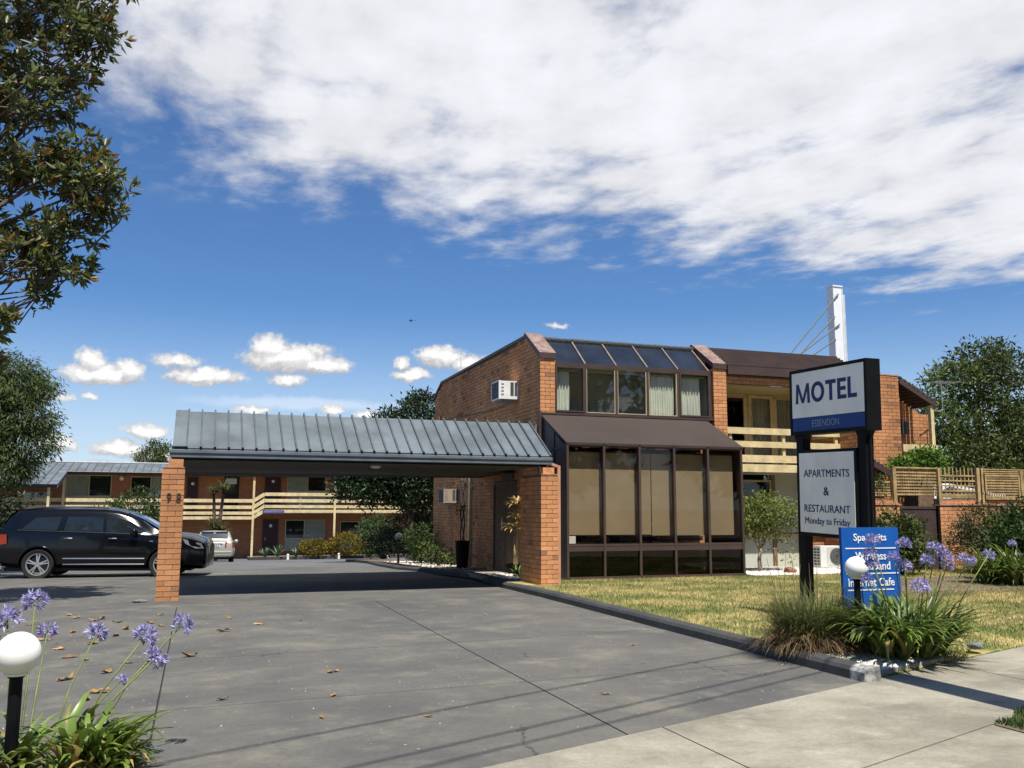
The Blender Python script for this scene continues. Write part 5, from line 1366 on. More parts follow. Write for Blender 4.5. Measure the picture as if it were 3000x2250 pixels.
for m_ in HEADS: m_.materials.append(PETAL)
def agapanthus(label, centre, rad, n, length, flowers, pale=.2, seed=1, base_z=0., extra=.8):
    q = random.Random(seed)
    t = thing('agapanthus', label, 'plant', (centre[0], centre[1], base_z), 'agapanthus plants in bloom')
    ms_ = []
    for i in range(14):
        L_ = length*q.uniform(.75, 1.15)
        ms_.append((strap_leaf(L_, .046*q.uniform(.85, 1.25), q.uniform(.1, .8), q.uniform(1.2, 2.4), seed*100+i), LEAF['agap']))
    for i in range(5):
        ms_.append((strap_leaf(length*q.uniform(.6, .95), .042, q.uniform(.3, .9), q.uniform(1.2, 2.5), seed*100+60+i), LEAF['agapdry']))
    for me, m in ms_: me.materials.append(m)
    fans = [(q.uniform(-1, 1)*rad[0], q.uniform(-1, 1)*rad[1]) for _ in range(max(6, n//12))]
    for i in range(n):
        fx_, fy_ = q.choice(fans)
        me, m = ms_[q.randrange(14)] if q.random() > pale else ms_[14+q.randrange(5)]
        o = link('leaf', me, t); o.location = (fx_+q.uniform(-.03, .03), fy_+q.uniform(-.03, .03), q.uniform(-.02, .03))
        out_ = math.atan2(fy_, fx_); o.rotation_euler = (0, 0, out_+q.gauss(0, 1.1)); s_ = q.uniform(.75, 1.12); o.scale = (s_, s_, s_*q.uniform(.9, 1.1))
    AV, AF = [], []
    for i in range(int(n*extra)):     # the leaves behind the first 300, joined
        fx_, fy_ = q.choice(fans); me = ms_[q.randrange(14)][0] if q.random() > pale else ms_[14+q.randrange(5)][0]
        a_ = math.atan2(fy_, fx_)+q.gauss(0, 1.1); s_ = q.uniform(.7, 1.1)
        T_ = Matrix.Translation((fx_+q.uniform(-.04, .04), fy_+.05+q.uniform(-.03, .05), 0)) @ Matrix.Rotation(a_, 4, 'Z') @ Matrix.Scale(s_, 4)
        b_ = sum(len(v) for v in AV); AV.append(np.array([T_ @ v.co for v in me.vertices])); AF.append(np.array([tuple(p.vertices) for p in me.polygons])+b_)
    if AV:
        o = link('leaves_behind', np_mesh('leaves_behind', np.concatenate(AV), np.concatenate(AF)), t, LEAF['agap']); o['kind'] = 'stuff'
    for k, (x, y, z, *r_) in enumerate(flowers):
        b = Vector((centre[0]+(x-centre[0])*.35, centre[1]+(y-centre[1])*.35, base_z)); e = Vector((x, y, z-.02))
        md = b.lerp(e, .55)+Vector(((x-centre[0])*-.06, 0, .03))
        st = part('flower_stalk', MB().tube([b, md, e], [.0075, .006, .005], 6), STEM, t, smooth=True)
        h = link('flower_head', HEADS[k % 4], st); h.location = e-Vector((centre[0], centre[1], base_z))
        dv = (e-md).normalized(); h.rotation_euler = dv.to_track_quat('Z', 'Y').to_euler(); sc = (r_[0] if r_ else 1)*q.uniform(.78, .92); h.scale = (sc, sc, sc)
    return t
agapanthus('large agapanthus clump with purple flowers beside the blue board', (6.70, 7.38), (.34, .24), 298, .76,
    [(6.25, 7.28, 1.21, .95), (6.23, 7.3, 1.09, .9), (6.26, 7.31, .99, .85), (6.54, 7.18, 1.17), (6.46, 7.23, 1.05, .9), (6.56, 7.21, .96, 1.05), (6.84, 7.09, 1.14, 1.05), (6.76, 7.13, 1.01, .95), (6.93, 7.07, 1.05, 1.05), (6.97, 7.10, .96, .8), (7.13, 7.0, 1.02, 1.15), (6.22, 7.34, .84, .8), (6.65, 7.12, .77, 1.15), (7.36, 6.96, 1.07, .8)], .12, 3, .07)
agapanthus('agapanthus clump with pale purple flowers at the near corner of the driveway', (-.86, 5.66), (.50, .24), 300, .47,
    [(-.97, 6.73, .90), (-1.0, 5.99, .87, 1.15), (-.88, 6.70, .71, .85), (-.56, 6.39, .72, .9), (-.26, 6.08, .73, 1.1), (-.05, 6.10, .79), (-.19, 5.96, .62, .9), (-.39, 6.27, .45, .5)], .42, 5, .02)
agapanthus('agapanthus clump with few blue flowers at the right edge of the lawn', (15.1, 13.6), (.55, .4), 260, .85,
    [(14.89, 13.5, .86, 1.0), (14.85, 13.4, .43, .9), (15.06, 13.5, .65, .7), (14.36, 13.5, .64, 1.1), (15.3, 13.4, .9)], .2, 8, .06)
def shrub(name, label, cat, loc, blobs, n, L, Wd, m, seed, stems=4, group=None, stem_r=.02, bark=BARK, trunk=None, **kw):
    t = thing(name, label, cat, loc, group)
    q = random.Random(seed)
    if trunk:
        limbs(t, bark, loc, trunk, stem_r, seed=seed)
    else:
        for i in range(stems):
            b = blobs[i % len(blobs)]
            part('stem', MB().tube([(loc[0]+q.uniform(-.06, .06), loc[1]+q.uniform(-.06, .06), loc[2]-.05), (loc[0]+(b[0]-loc[0])*.5+q.uniform(-.1, .1), loc[1]+(b[1]-loc[1])*.5, loc[2]+(b[2]-loc[2])*.6), (b[0]+q.uniform(-.3, .3)*b[3], b[1], b[2]+.3*b[5])], [stem_r, stem_r*.7, stem_r*.3], 6), bark, t, smooth=True)
    foliage('foliage', t, m, blobs, n, L, Wd, seed, **kw)
    return t
# grass tussock by the kerb
def blade_strips(n, c, rad, L, lean, droop, wd, seed, z0, up0=0.):
    rs = np.random.default_rng(seed)
    a = rs.uniform(0, 2*np.pi, n); rr = np.sqrt(rs.random(n))*rad
    x = c[0]+np.cos(a)*rr; y = c[1]+np.sin(a)*rr; z = np.full(n, z0)
    ang = a+rs.normal(0, .8, n); th = rs.uniform(lean[0], lean[1], n); dr = rs.uniform(droop[0], droop[1], n); Ls = L*rs.uniform(.6, 1.15, n)
    seg = 4; rows = []
    px, py, pz = x.copy(), y.copy(), z.copy(); sdx, sdy = -np.sin(ang), np.cos(ang)
    for i in range(seg+1):
        w_ = wd*(1-(i/seg)**1.6)+.0004
        rows.append(np.stack([px-sdx*w_/2, py-sdy*w_/2, pz], 1)); rows.append(np.stack([px+sdx*w_/2, py+sdy*w_/2, pz], 1))
        px = px+np.cos(ang)*np.sin(th)*Ls/seg; py = py+np.sin(ang)*np.sin(th)*Ls/seg; pz = np.maximum(pz+np.cos(th)*Ls/seg, z0+.005); th = th+dr/seg
    V = np.stack(rows, 1).reshape(-1, 3); k = 2*(seg+1); b = np.arange(n)*k
    F = np.concatenate([np.stack([b+2*i, b+2*i+1, b+2*i+3, b+2*i+2], 1) for i in range(seg)])
    return V, F
tu = thing('grass_tussock', 'shaggy green and brown grass tussock at the kerb beside the sign post', 'grass clump', (6.0, 7.95, .07))
for nm, m, n, rad, L, lean, droop, wd, sd in (('foliage', LEAF['gtop'], 2600, .28, .72, (.02, .5), (.5, 2.0), .007, 1), ('dry_foliage', LEAF['gbot'], 1700, .36, .52, (.25, 1.0), (1.2, 2.8), .007, 2)):
    V, F = blade_strips(n, (6.0, 7.95), rad, L, lean, droop, wd, sd, .07)
    tag(link(nm, np_mesh(nm, V-np.array([6.0, 7.95, .07]), F), tu, m), kind='stuff')
for i in range(16):
    x, y = 6.0+rnd.uniform(-.34, .34), 7.95+rnd.uniform(-.2, .2)
    part('seed_stalk', MB().tube([(x, y, .3), (x+rnd.uniform(-.03, .03), y, .68), (x+rnd.uniform(-.08, .08), y, rnd.uniform(.8, 1.05))], [.003, .0028, .0022], 4), LEAF['gbot'], tu)
# small multi-trunked tree in front of the balcony
shrub('small_tree', 'small pale leafed tree on the gravel beside the sunroom', 'tree', (12.2, 17.9, .07),
      [(12.25, 17.9, 1.45, .62, .5, .42), (12.75, 17.9, 1.30, .5, .45, .38), (12.0, 17.9, 1.1, .4, .4, .3), (12.75, 17.9, .95, .35, .3, .25, .4), (12.9, 17.8, .5, .16, .15, .12, .3)], 3600, .075, .045, LEAF['light'], 21, stem_r=.05, bark=BARKP,
      trunk=[(12.1, 17.9, 1.5), (12.5, 17.9, 1.6), (12.9, 17.9, 1.35), (11.85, 17.9, 1.2), (12.85, 17.85, .55)], clump=.12, per=14, shell=.35)
shrub('leafy_bush', 'broad leafy green bush in front of the brown garden gate', 'shrub', (14.6, 16.2, .06),
      [(14.4, 16.2, 1.0, .55, .5, .40), (14.8, 16.2, .75, .42, .5, .45), (14.3, 16.2, .55, .45, .5, .45), (14.95, 16.1, .42, .3, .3, .28, .7)], 3800, .12, .06, LEAF['mid'], 22, clump=.13, shell=.45)
shrub('round_bush', 'large round dark green bush against the brick garden wall', 'shrub', (17.1, 16.1, .06),
      [(17.15, 16.1, 1.05, .78, .6, .62), (16.6, 16.1, .7, .5, .5, .4), (17.6, 16.1, .75, .5, .5, .45), (16.3, 16.1, .95, .3, .3, .3, .7)], 7500, .085, .022, LEAF['dark'], 23, clump=.11, shell=.6)
shrub('leafy_bush', 'bright green bush behind the blue flowers at the right edge', 'shrub', (16.0, 14.2, .06),
      [(15.7, 14.3, .95, .5, .5, .42), (16.2, 14.3, 1.15, .6, .5, .45), (15.95, 14.3, .6, .7, .5, .4)], 3600, .13, .05, LEAF['bush'], 24, clump=.13, shell=.45)
shrub('climber', 'bright green climbing plant spilling over the lattice below the side balcony', 'plant', (16.9, 18.05, 1.9),
      [(16.95, 17.75, 2.72, .42, .18, .28), (16.5, 17.72, 2.6, .4, .15, .17), (17.25, 17.75, 2.55, .35, .18, .22), (16.1, 17.7, 2.58, .25, .12, .12, .6)], 3800, .10, .05, LEAF['vine'], 25, clump=.1, shell=.3)
shrub('creeper', 'sparse creeper with small flowers on the lattice under the porch roof', 'plant', (15.1, 17.22, 1.62),
      [(15.1, 17.30, 2.1, .28, .05, .2), (16.5, 17.32, 2.15, .22, .05, .25, .5)], 260, .07, .04, LEAF['bush'], 26, clump=.08, shell=.2, stems=2, stem_r=.01)
# hedges and planting in front of the far wing
shrub('golden_hedge', 'low rounded golden hedge beside the far ground floor window', 'shrub', (6.55, 53.9, -1.4), [(6.55, 53.9, -.85, .82, .5, .42)], 2600, .12, .06, LEAF['yellow'], 31, clump=.1, shell=.7)
shrub('golden_hedge', 'larger rounded golden green hedge right of the thin cream post', 'shrub', (8.55, 53.9, -1.4), [(8.5, 53.9, -.68, 1.05, .6, .62)], 3600, .12, .06, LEAF['yellow'], 32, clump=.1, shell=.7)
for k, (x, lab) in enumerate(((3.8, 'small blue green agave in front of the maroon door'), (4.5, 'tall blue green agave right of the maroon door'), (5.55, 'blue green agave under the far window'))):
    t = thing('agave', lab, 'plant', (x, 53.8, -1.36), 'agaves in the far garden bed')
    for i in range(22):
        me = strap_leaf(.62 if k != 1 else .78, .11, .15+.9*rnd.random(), .4, 900+k*30+i, 4); me.materials.append(LEAF['agave'])
        o = link('leaf', me, t); o.rotation_euler = (0, 0, i*2.4)
shrub('leafy_shrub', 'open leafy shrub before the far wing left of the shady tree', 'shrub', (9.1, 46, -1.2), [(8.6, 46, .35, .9, .7, .7), (9.3, 46, -.2, .9, .7, .6), (8.5, 46, -.55, .6, .5, .4)], 3200, .16, .08, LEAF['bush'], 33, clump=.16, shell=.4, stem_r=.05)
shrub('leafy_shrub', 'glossy leafy shrub beside the dark globe lamp', 'shrub', (6.6, 27.5, -.35), [(6.5, 27.6, .45, .45, .45, .5), (6.75, 27.5, .1, .42, .4, .4)], 1700, .11, .05, LEAF['bush'], 34, clump=.12, shell=.4)
shrub('leafy_shrub', 'low flowering shrub at the foot of the shaded brick wall', 'shrub', (6.65, 25.6, -.2), [(6.65, 25.6, .1, .32, .8, .22), (6.6, 26.6, .15, .3, .5, .25)], 1200, .09, .04, LEAF['mid'], 35, clump=.1, shell=.4)
shrub('leafy_shrub', 'rounded green shrub behind the black car', 'shrub', (-1.75, 30, -.35), [(-1.7, 30, 1.35, .75, .7, .65), (-2.3, 30, .9, .7, .6, .5), (-1.2, 30, .8, .6, .6, .6), (-1.8, 30, .3, .9, .7, .5)], 5200, .15, .05, LEAF['bush'], 36, clump=.14, shell=.55, stem_r=.05)
# tree that shades the entrance, its crown rising behind the carport roof
mt = thing('garden_tree', 'dense dark leafed tree behind the carport next to the side wall', 'tree', (7.75, 34, -.55))
limbs(mt, BARK, (7.75, 34, -.55), [(6.2, 34, 3.0), (7.0, 34, 4.2), (8.1, 34, 5.3), (9.0, 34, 3.8), (5.4, 34, 2.3), (8.9, 34, 2.6)], .13, seed=3)
foliage('foliage', mt, LEAF['dark'], [(8.0, 34, 4.85, 1.0, 1.1, 1.05), (7.0, 34, 4.2, 1.25, 1.2, .9), (8.7, 34, 3.9, 1.1, 1.1, 1.0), (5.9, 34, 2.95, 1.0, 1.0, .75), (7.2, 34, 2.7, 1.5, 1.2, .85), (8.7, 34, 2.5, .9, 1.0, .7), (5.3, 34, 2.2, .55, .6, .45, .8), (6.2, 33.8, 2.3, 1.3, .8, .8), (8.0, 33.8, 2.0, 1.2, .8, .7)], 26000, .19, .07, 41, clump=.19, shell=.55)
shrub('dark_bush', 'dark bush filling the gap under the shady tree by the side wall', 'shrub', (8.3, 35.2, -.6), [(8.9, 35.2, 1.3, .9, .7, .9), (8.0, 35.2, .7, .9, .7, .8), (9.2, 35.2, .2, .9, .7, .7), (7.3, 35.2, .1, .7, .6, .6)], 4200, .17, .06, LEAF['dark'], 43, clump=.16, shell=.4, stem_r=.05)
# cordyline palm by the estate car
cd = thing('cordyline_palm', 'spiky cordyline palm with two leaf heads beside the estate car', 'palm', (1.05, 51.6, -1.45))
for (tip, L_, n_) in (((1.35, 51.6, 2.35), .95, 120), ((.85, 51.6, 2.2), .85, 100), ((.95, 51.6, .35), 1.05, 170), ((1.3, 51.5, .1), 1.0, 100)):
    b = (1.05, 51.6, -1.5); part('trunk', MB().tube([b, ((b[0]+tip[0])/2, 51.6, (b[2]+tip[2])/2), tip], [.12, .1, .07], 8), BARK, cd, smooth=True)
    rs = np.random.default_rng(int(tip[2]*100)+7)
    V, F = blade_strips(n_, tip, .06, L_, (.1, 2.1), (.7, 1.6), .055, int(abs(tip[2])*100)+9, tip[2])
    # blade_strips keeps blades above their root; let the outer ones hang
    V2, F2 = blade_strips(n_//2, tip, .06, L_*.9, (1.2, 2.2), (.5, 1.0), .05, 5, tip[2]-.0)
    o = link('leaf_head', np_mesh('leaf_head', V-np.array([1.05, 51.6, -1.45]), F), cd, LEAF['cord']); o['kind'] = 'stuff'
    dn = V2.copy(); dn[:, 2] = 2*tip[2]-dn[:, 2]-.05
    o = link('leaf_head', np_mesh('leaf_head', dn-np.array([1.05, 51.6, -1.45]), F2), cd, LEAF['cord']); o['kind'] = 'stuff'
# ------------------------------------------------------------------ trees
pt = thing('pepper_tree', 'feathery weeping green tree behind the black car at left', 'tree', (-6.2, 28.6, -.3))
limbs(pt, BARK, (-6.2, 28.6, -.3), [(-5.0, 28.3, 5.2), (-4.6, 28.2, 4.3), (-4.6, 28.2, 3.4), (-6.8, 28.5, 5.6), (-7.5, 28.5, 4.2)], .2, seed=5)
foliage('foliage', pt, LEAF['pepper'], [(-5.15, 28.2, 5.05, .9, 1.0, .6), (-4.9, 28.2, 4.75, .9, 1.0, .5), (-4.85, 28.2, 3.95, .98, 1.1, .6), (-4.75, 28.2, 3.35, 1.0, 1.1, .55), (-5.0, 28.2, 2.7, .85, 1.0, .6), (-6.6, 28.5, 5.2, 1.3, 1.3, 1.2), (-7.3, 28.5, 3.8, 1.5, 1.4, 1.5), (-5.9, 28.4, 4.2, 1.0, 1.0, 1.6)], 44000, .17, .034, 51, clump=.17, per=40, shell=.5, droop=1.1, spread=.6)
shrub('dark_bush', 'dark dense bush under the weeping tree at the left edge', 'shrub', (-5.1, 25.8, -.25), [(-5.0, 25.8, 1.5, .75, .8, .8), (-4.75, 25.8, .6, .6, .7, .7), (-5.6, 25.8, 1.0, .9, .8, 1.1), (-4.35, 25.9, .45, .3, .4, .4)], 5200, .12, .045, LEAF['dark'], 52, clump=.15, shell=.5, stem_r=.05)
bt = thing('broad_tree', 'tall broad green tree behind the lattice fence at right', 'tree', (33.2, 31, 0))
limbs(bt, BARK, (33.2, 31, 0), [(30.2, 30.5, 5.6), (31.3, 30.5, 7.0), (32.8, 30.5, 8.3), (34.6, 30.5, 7.9), (29.2, 30.5, 6.0), (31.0, 30, 4.2), (35, 31, 6)], .32, seed=6)
foliage('foliage', bt, LEAF['mid'], [(32.7, 30.5, 8.15, 1.05, 1.2, .75), (31.2, 30.5, 7.15, 1.2, 1.2, .62), (29.25, 30.5, 6.2, .62, .6, .36), (30.2, 30.5, 5.25, 1.3, 1.3, .75), (34.4, 30.8, 7.6, 1.2, 1.3, 1.0), (32.5, 30.6, 6.0, 1.3, 1.4, .62), (30.6, 30.3, 4.0, 1.9, 1.5, .9), (33.4, 30.3, 4.7, 1.9, 1.5, 1.0), (32.2, 30.1, 3.0, 2.6, 1.5, .9), (29.6, 30.2, 3.0, 1.1, 1.2, 1.0), (35.5, 30.6, 5.2, 1.6, 1.5, 1.5), (34.0, 30.2, 3.0, 1.8, 1.4, 1.0)], 26000, .24, .085, 53, clump=.28, per=22, shell=.45)
for k, (x, y, z, s_, lab) in enumerate(((-3.2, 80, 5.5, 1.5, 'distant green tree just left of the carport roof'), (27.5, 40, 3.0, 2.6, 'dark tree behind the side balcony of the apartment wing'), (19.5, 27, 1.9, 1.3, 'dark shrub behind the garden gate and lattice'))):
    t = thing('background_tree', lab, 'tree', (x, y, -1.5 if y > 50 else 0))
    limbs(t, BARK, (x, y, -1.5 if y > 50 else 0), [(x-s_*.5, y, z), (x+s_*.5, y, z+.3), (x, y, z+.6)], .09*s_, seed=60+k)
    foliage('foliage', t, LEAF['dark' if k else 'mid'], [(x-s_*.45, y, z-.2, s_*.75, s_*.7, s_*.6), (x+s_*.5, y, z, s_*.7, s_*.7, s_*.65), (x, y, z+.5*s_, s_*.6, s_*.6, s_*.4), (x, y, z-.6*s_, s_*.9, s_*.8, s_*.5)], 4200, .24 if k < 2 else .15, .09, 70+k, clump=.16*s_, shell=.5)
# ------------------------------------------------------------------ the big fig at the left
ft = thing('fig_tree', 'large fig tree with rusty tipped glossy leaves hanging in at upper left', 'tree', (-5.4, 15.3, 0))
FBL = [(-2.55, 15.2, 9.35, .95, .8, .55), (-1.75, 15.0, 8.95, .55, .6, .35), (-2.35, 15.2, 8.45, .75, .8, .42), (-2.6, 15.0, 7.75, .85, .8, .42), (-1.95, 15.1, 7.05, .55, .6, .30), (-1.65, 15.0, 6.55, .62, .7, .34), (-2.5, 15.2, 6.75, .8, .8, .40),
       (-1.55, 15.0, 6.10, .42, .5, .24), (-2.15, 15.2, 5.72, .7, .7, .34), (-1.95, 15.0, 5.15, .45, .5, .26), (-2.65, 15.1, 5.3, .7, .7, .38), (-2.3, 15.0, 4.72, .24, .3, .16), (-2.85, 15.0, 4.25, .42, .5, .33), (-2.95, 15.0, 3.7, .24, .3, .24), (-3.4, 15.2, 6.2, .7, .8, 1.6), (-3.5, 15.2, 8.5, .8, .8, 1.2), (-2.3, 15.2, 10.0, 1.2, .9, .6)]
FBL = [(b[0]-.12,)+b[1:] for b in FBL]
limbs(ft, BARK, (-5.4, 15.3, 0), [(b[0]+.1, b[1], b[2]-.05) for b in FBL] + [(-7, 15.5, 8), (-6, 16.5, 9.5), (-7.4, 14.5, 6)], .14, seed=9, fork=.36)
OUT = [(-5.2, 15.5, 9.6, 1.8, 1.6, 1.3, .5), (-7.0, 15.5, 8.0, 1.8, 1.6, 1.6, .5), (-5.0, 16.5, 7.6, 1.6, 1.3, 1.5, .5)]
def rosettes(blobs, n, seed, per=11):
    rs = np.random.default_rng(seed)
    bl = np.array([b[:6] for b in blobs]); wt = np.array([(b[6] if len(b) > 6 else 1)*(b[3]*b[4]*b[5])**.62 for b in blobs]); wt /= wt.sum()
    bi = rs.choice(len(bl), n, p=wt); d_ = rs.normal(size=(n, 3)); d_ /= np.linalg.norm(d_, axis=1, keepdims=True)
    C = bl[bi, :3]+d_*bl[bi, 3:6]*(.35+.65*rs.random((n, 1))**.5)
    ax = d_*.7+np.array([0.25, -.1, .45])+rs.normal(size=(n, 3))*.3; ax /= np.linalg.norm(ax, axis=1, keepdims=True)
    P, N_, tip = [], [], []
    for i in range(n):
        r = rs.normal(size=(per, 3)); r -= (r@ax[i])[:, None]*ax[i]; r /= np.linalg.norm(r, axis=1, keepdims=True)
        k = rs.uniform(0, 1, per)                      # 0 = youngest, at the tip
        dirs = ax[i]*(1.15-1.5*k)[:, None]+r*(.35+.75*k)[:, None]+np.array([0, 0, -.45])*k[:, None]
        P.append(C[i]-ax[i]*(.16*k)[:, None]+rs.normal(size=(per, 3))*.015); N_.append(dirs); tip.append(k)
    return np.concatenate(P), np.concatenate(N_), np.concatenate(tip), C, ax
og = np.array((-5.4, 15.3, 0))
for bl, n, nm in ((FBL, 960, 'near'), (OUT, 160, 'far')):
    P, N_, K_, C, ax = rosettes(bl, n, 77)
    rs = np.random.default_rng(5); L_ = .175*rs.uniform(.7, 1.2, len(P)); W_2 = .062*rs.uniform(.8, 1.2, len(P))
    V, F = leaf_quads(P-og, N_, L_, W_2, rs, fold=.22, bend=.12)
    young = (K_ < .22) & (np.repeat(rs.random(n), 11) < .55)
    solo = np.argsort(-P[:, 0]+rs.normal(0, .35, len(P)))[:300] if nm == 'near' else np.array([], int)
    sm_ = np.zeros(len(P), bool); sm_[solo] = True
    for q_ in solo:
        link('leaf', np_mesh('leaf', V[q_*4:q_*4+4], np.array([[0, 1, 2], [0, 2, 3]])), ft, LEAF['rust'] if young[q_] else LEAF['fig'])
    for msk, m, nm2 in ((young & ~sm_, LEAF['rust'], 'young_foliage'), (~young & ~sm_, LEAF['fig'], 'foliage')):
        vv = V.reshape(-1, 4, 3)[msk].reshape(-1, 3); i = np.arange(msk.sum())*4
        o = link(nm2, np_mesh(nm2, vv, np.concatenate([np.stack([i, i+1, i+2], 1), np.stack([i, i+2, i+3], 1)])), ft, m); o['kind'] = 'stuff'
    if nm == 'near':
        tw = MB()
        for i in range(0, n, 2):
            c_ = Vector(C[i]); a_ = Vector(ax[i]); tw.tube([c_-a_*.55+Vector((-.25, 0, -.12)), c_-a_*.25, c_], [.014, .010, .005], 4, False)
        o = part('twigs', tw, BARK, ft, fix=False); o['kind'] = 'stuff'
# ------------------------------------------------------------------ pots by the entrance
pt1 = thing('potted_plant', 'tall black planter with thin twisted bare stems against the shaded wall', 'plant pot', (6.62, 23.05, -.03))
part('pot', MB().lathe([(.0, 0), (.15, 0), (.19, .68), (.20, .70), (.17, .70), (.165, .62), (0, .62)], (6.62, 23.05, -.07), 20), BLACK, pt1, smooth=False)
for k in range(3):
    pts = [(6.62+.05*math.sin(k*2+i*.9), 23.05+.06*math.cos(k*2.2+i*1.1), .55+i*.25) for i in range(8)]
    part('stem', MB().tube(pts, .016, 6), VENT, pt1, smooth=True)
foliage('foliage', pt1, LEAF['dark'], [(6.6, 23.05, 1.55, .12, .12, .25), (6.62, 23.05, 2.2, .15, .15, .2)], 90, .10, .03, 5, clump=.06, shell=.2)
pt2 = thing('potted_plant', 'dark bowl pot with a golden leafed dracaena in the entrance', 'plant pot', (6.64, 18.95, .09))
part('pot', MB().lathe([(0, 0), (.15, 0), (.21, .17), (.225, .19), (.20, .19), (.19, .16), (0, .16)], (6.64, 18.95, .085), 22), BLACK, pt2)
part('pot_gravel', MB().lathe([(0, .172), (.193, .165)], (6.64, 18.95, .085), 20), PEB, pt2)
GOLDB = mat('dracaena_cane', (.46, .35, .18), .7, .25, 8)
for (pts) in ([(6.64, 18.95, .25), (6.63, 18.94, .6), (6.64, 18.93, .95)], [(6.67, 18.93, .25), (6.68, 18.9, .9), (6.67, 18.88, 1.5)]):
    part('cane', MB().tube(pts, [.034, .028, .02], 8), GOLDB, pt2, smooth=True)
for (c_, n, L_) in (((6.64, 18.93, .98), 34, .40), ((6.67, 18.88, 1.52), 34, .36), ((6.67, 18.9, 1.22), 24, .32)):
    for i in range(n):
        me = strap_leaf(L_*rnd.uniform(.8, 1.15), .05, rnd.uniform(.2, 1.2), 1.8, int(c_[2]*1000)+i, 5); me.materials.append(LEAF['gold'])
        o = link('leaf', me, pt2); o.location = (c_[0]-6.64, c_[1]-18.95, c_[2]-.09); o.rotation_euler = (0, 0, i*2.4)
t = thing('strappy_plant', 'small green strappy plant on white pebbles beside the brick pier', 'plant', (6.35, 18.0, .08))
for i in range(26):
    me = strap_leaf(.34*rnd.uniform(.7, 1.2), .03, rnd.uniform(.2, .9), 1.6, 700+i, 5); me.materials.append(LEAF['agap'])
    o = link('leaf', me, t); o.rotation_euler = (0, 0, i*2.4); o.location = (rnd.uniform(-.06, .06), rnd.uniform(-.1, .1), 0)
pebbles('entrance_pebbles', 260, 6.0, 6.6, 17.6, 19.2, lambda x, y: x > 0, .06, .022, PEB)
# ------------------------------------------------------------------ rocks
def rock(label, x, y, z, r, m, seed, sq=(1, .8, .6)):
    bm = bmesh.new(); bmesh.ops.create_icosphere(bm, subdivisions=3, radius=1); q = np.random.default_rng(seed)
    ds = q.normal(size=(9, 3)); ds /= np.linalg.norm(ds, axis=1, keepdims=True)
    for v_ in bm.verts:
        n_ = np.array(v_.co); k = 1.
        for d_ in ds: k = min(k, .8/max(.3, n_@d_)) if n_@d_ > .78 else k
        v_.co = v_.co*k*r*(1+.04*math.sin(n_[0]*9+seed)); v_.co.x *= sq[0]; v_.co.y *= sq[1]; v_.co.z *= sq[2]
    me = bpy.data.meshes.new('rock'); bm.to_mesh(me); bm.free()
    o = link('garden_rock', me, None, m); o.location = (x, y, z); return tag(o, label, 'rock')
RR = mat('red_rock', (.26, .12, .075), .9, .3, 6, .5, 25); GR = mat('grey_rock', (.16, .17, .18), .8, .3, 8, .4, 30)
rock('rusty red rock on the gravel left of the sign post', 12.55, 17.3, .12, .16, RR, 1)
rock('small brown rock on the gravel behind the sign post', 13.15, 17.5, .11, .12, RR, 2, (1, .8, .55))
rock('grey stone on the lawn corner next to the pavement', 7.74, 7.56, .09, .085, GR, 3, (1.2, .8, .5))
rock('flat dark stone at the foot of the left brick pier', -.78, 15.75, .01, .09, GR, 4, (1.3, .8, .35))
# ------------------------------------------------------------------ fallen leaves
def dry(seed):
    q = random.Random(seed); mb = MB(); n = 6; cu = q.uniform(.15, .75)
    for i in range(n+1):
        t = i/n; w_ = .034*math.sin(math.pi*min(1, t*.95+.04))**.7*q.uniform(.75, 1.15)+.001; x = .155*(t-.5); z = .006+.03*cu*(2*t-1)**2*q.uniform(.2, 1.5)+.006*math.sin(t*9+seed)
        tw = q.uniform(-.3, .3)
        mb.v += [(x, -w_, z+.018*cu+tw*.02), (x, 0, z), (x, w_, z+.018*cu-tw*.02)]
    for i in range(n):
        for k in range(2): mb.f.append((i*3+k, i*3+k+1, i*3+k+4, i*3+k+3))
    me = mb.mesh('dry_leaf', fix=False); me.materials.append(DRYLEAF); return me
DL = [dry(i) for i in range(7)]
LP = [(-1.12, 13.47), (-1.2, 13.3), (-1.33, 12.21), (-1.3, 10.81), (-1.12, 10.21), (-1.0, 8.94), (-1.0, 11.12), (-.7, 9.19), (-.56, 9.69), (-.67, 8.25), (-.82, 11.72), (-1.55, 11.59), (-.4, 13.75), (-.49, 12.79), (.26, 7.65), (.48, 13.03), (.38, 11.72), (-1.46, 13.72), (-.96, 10.01), (-.74, 7.99), (1.22, 8.57), (1.28, 8.6), (.92, 6.8), (1.11, 7.54), (1.38, 12.56), (.82, 12.28), (1.65, 6.59), (-1.75, 12.6), (-2.1, 11.9), (-1.9, 13.1), (-.9, 13.0), (-.35, 12.5), (-1.6, 14.1), (-.75, 12.3), (.0, 9.9), (3.9, 12.4), (4.6, 9.2), (3.2, 6.9)]
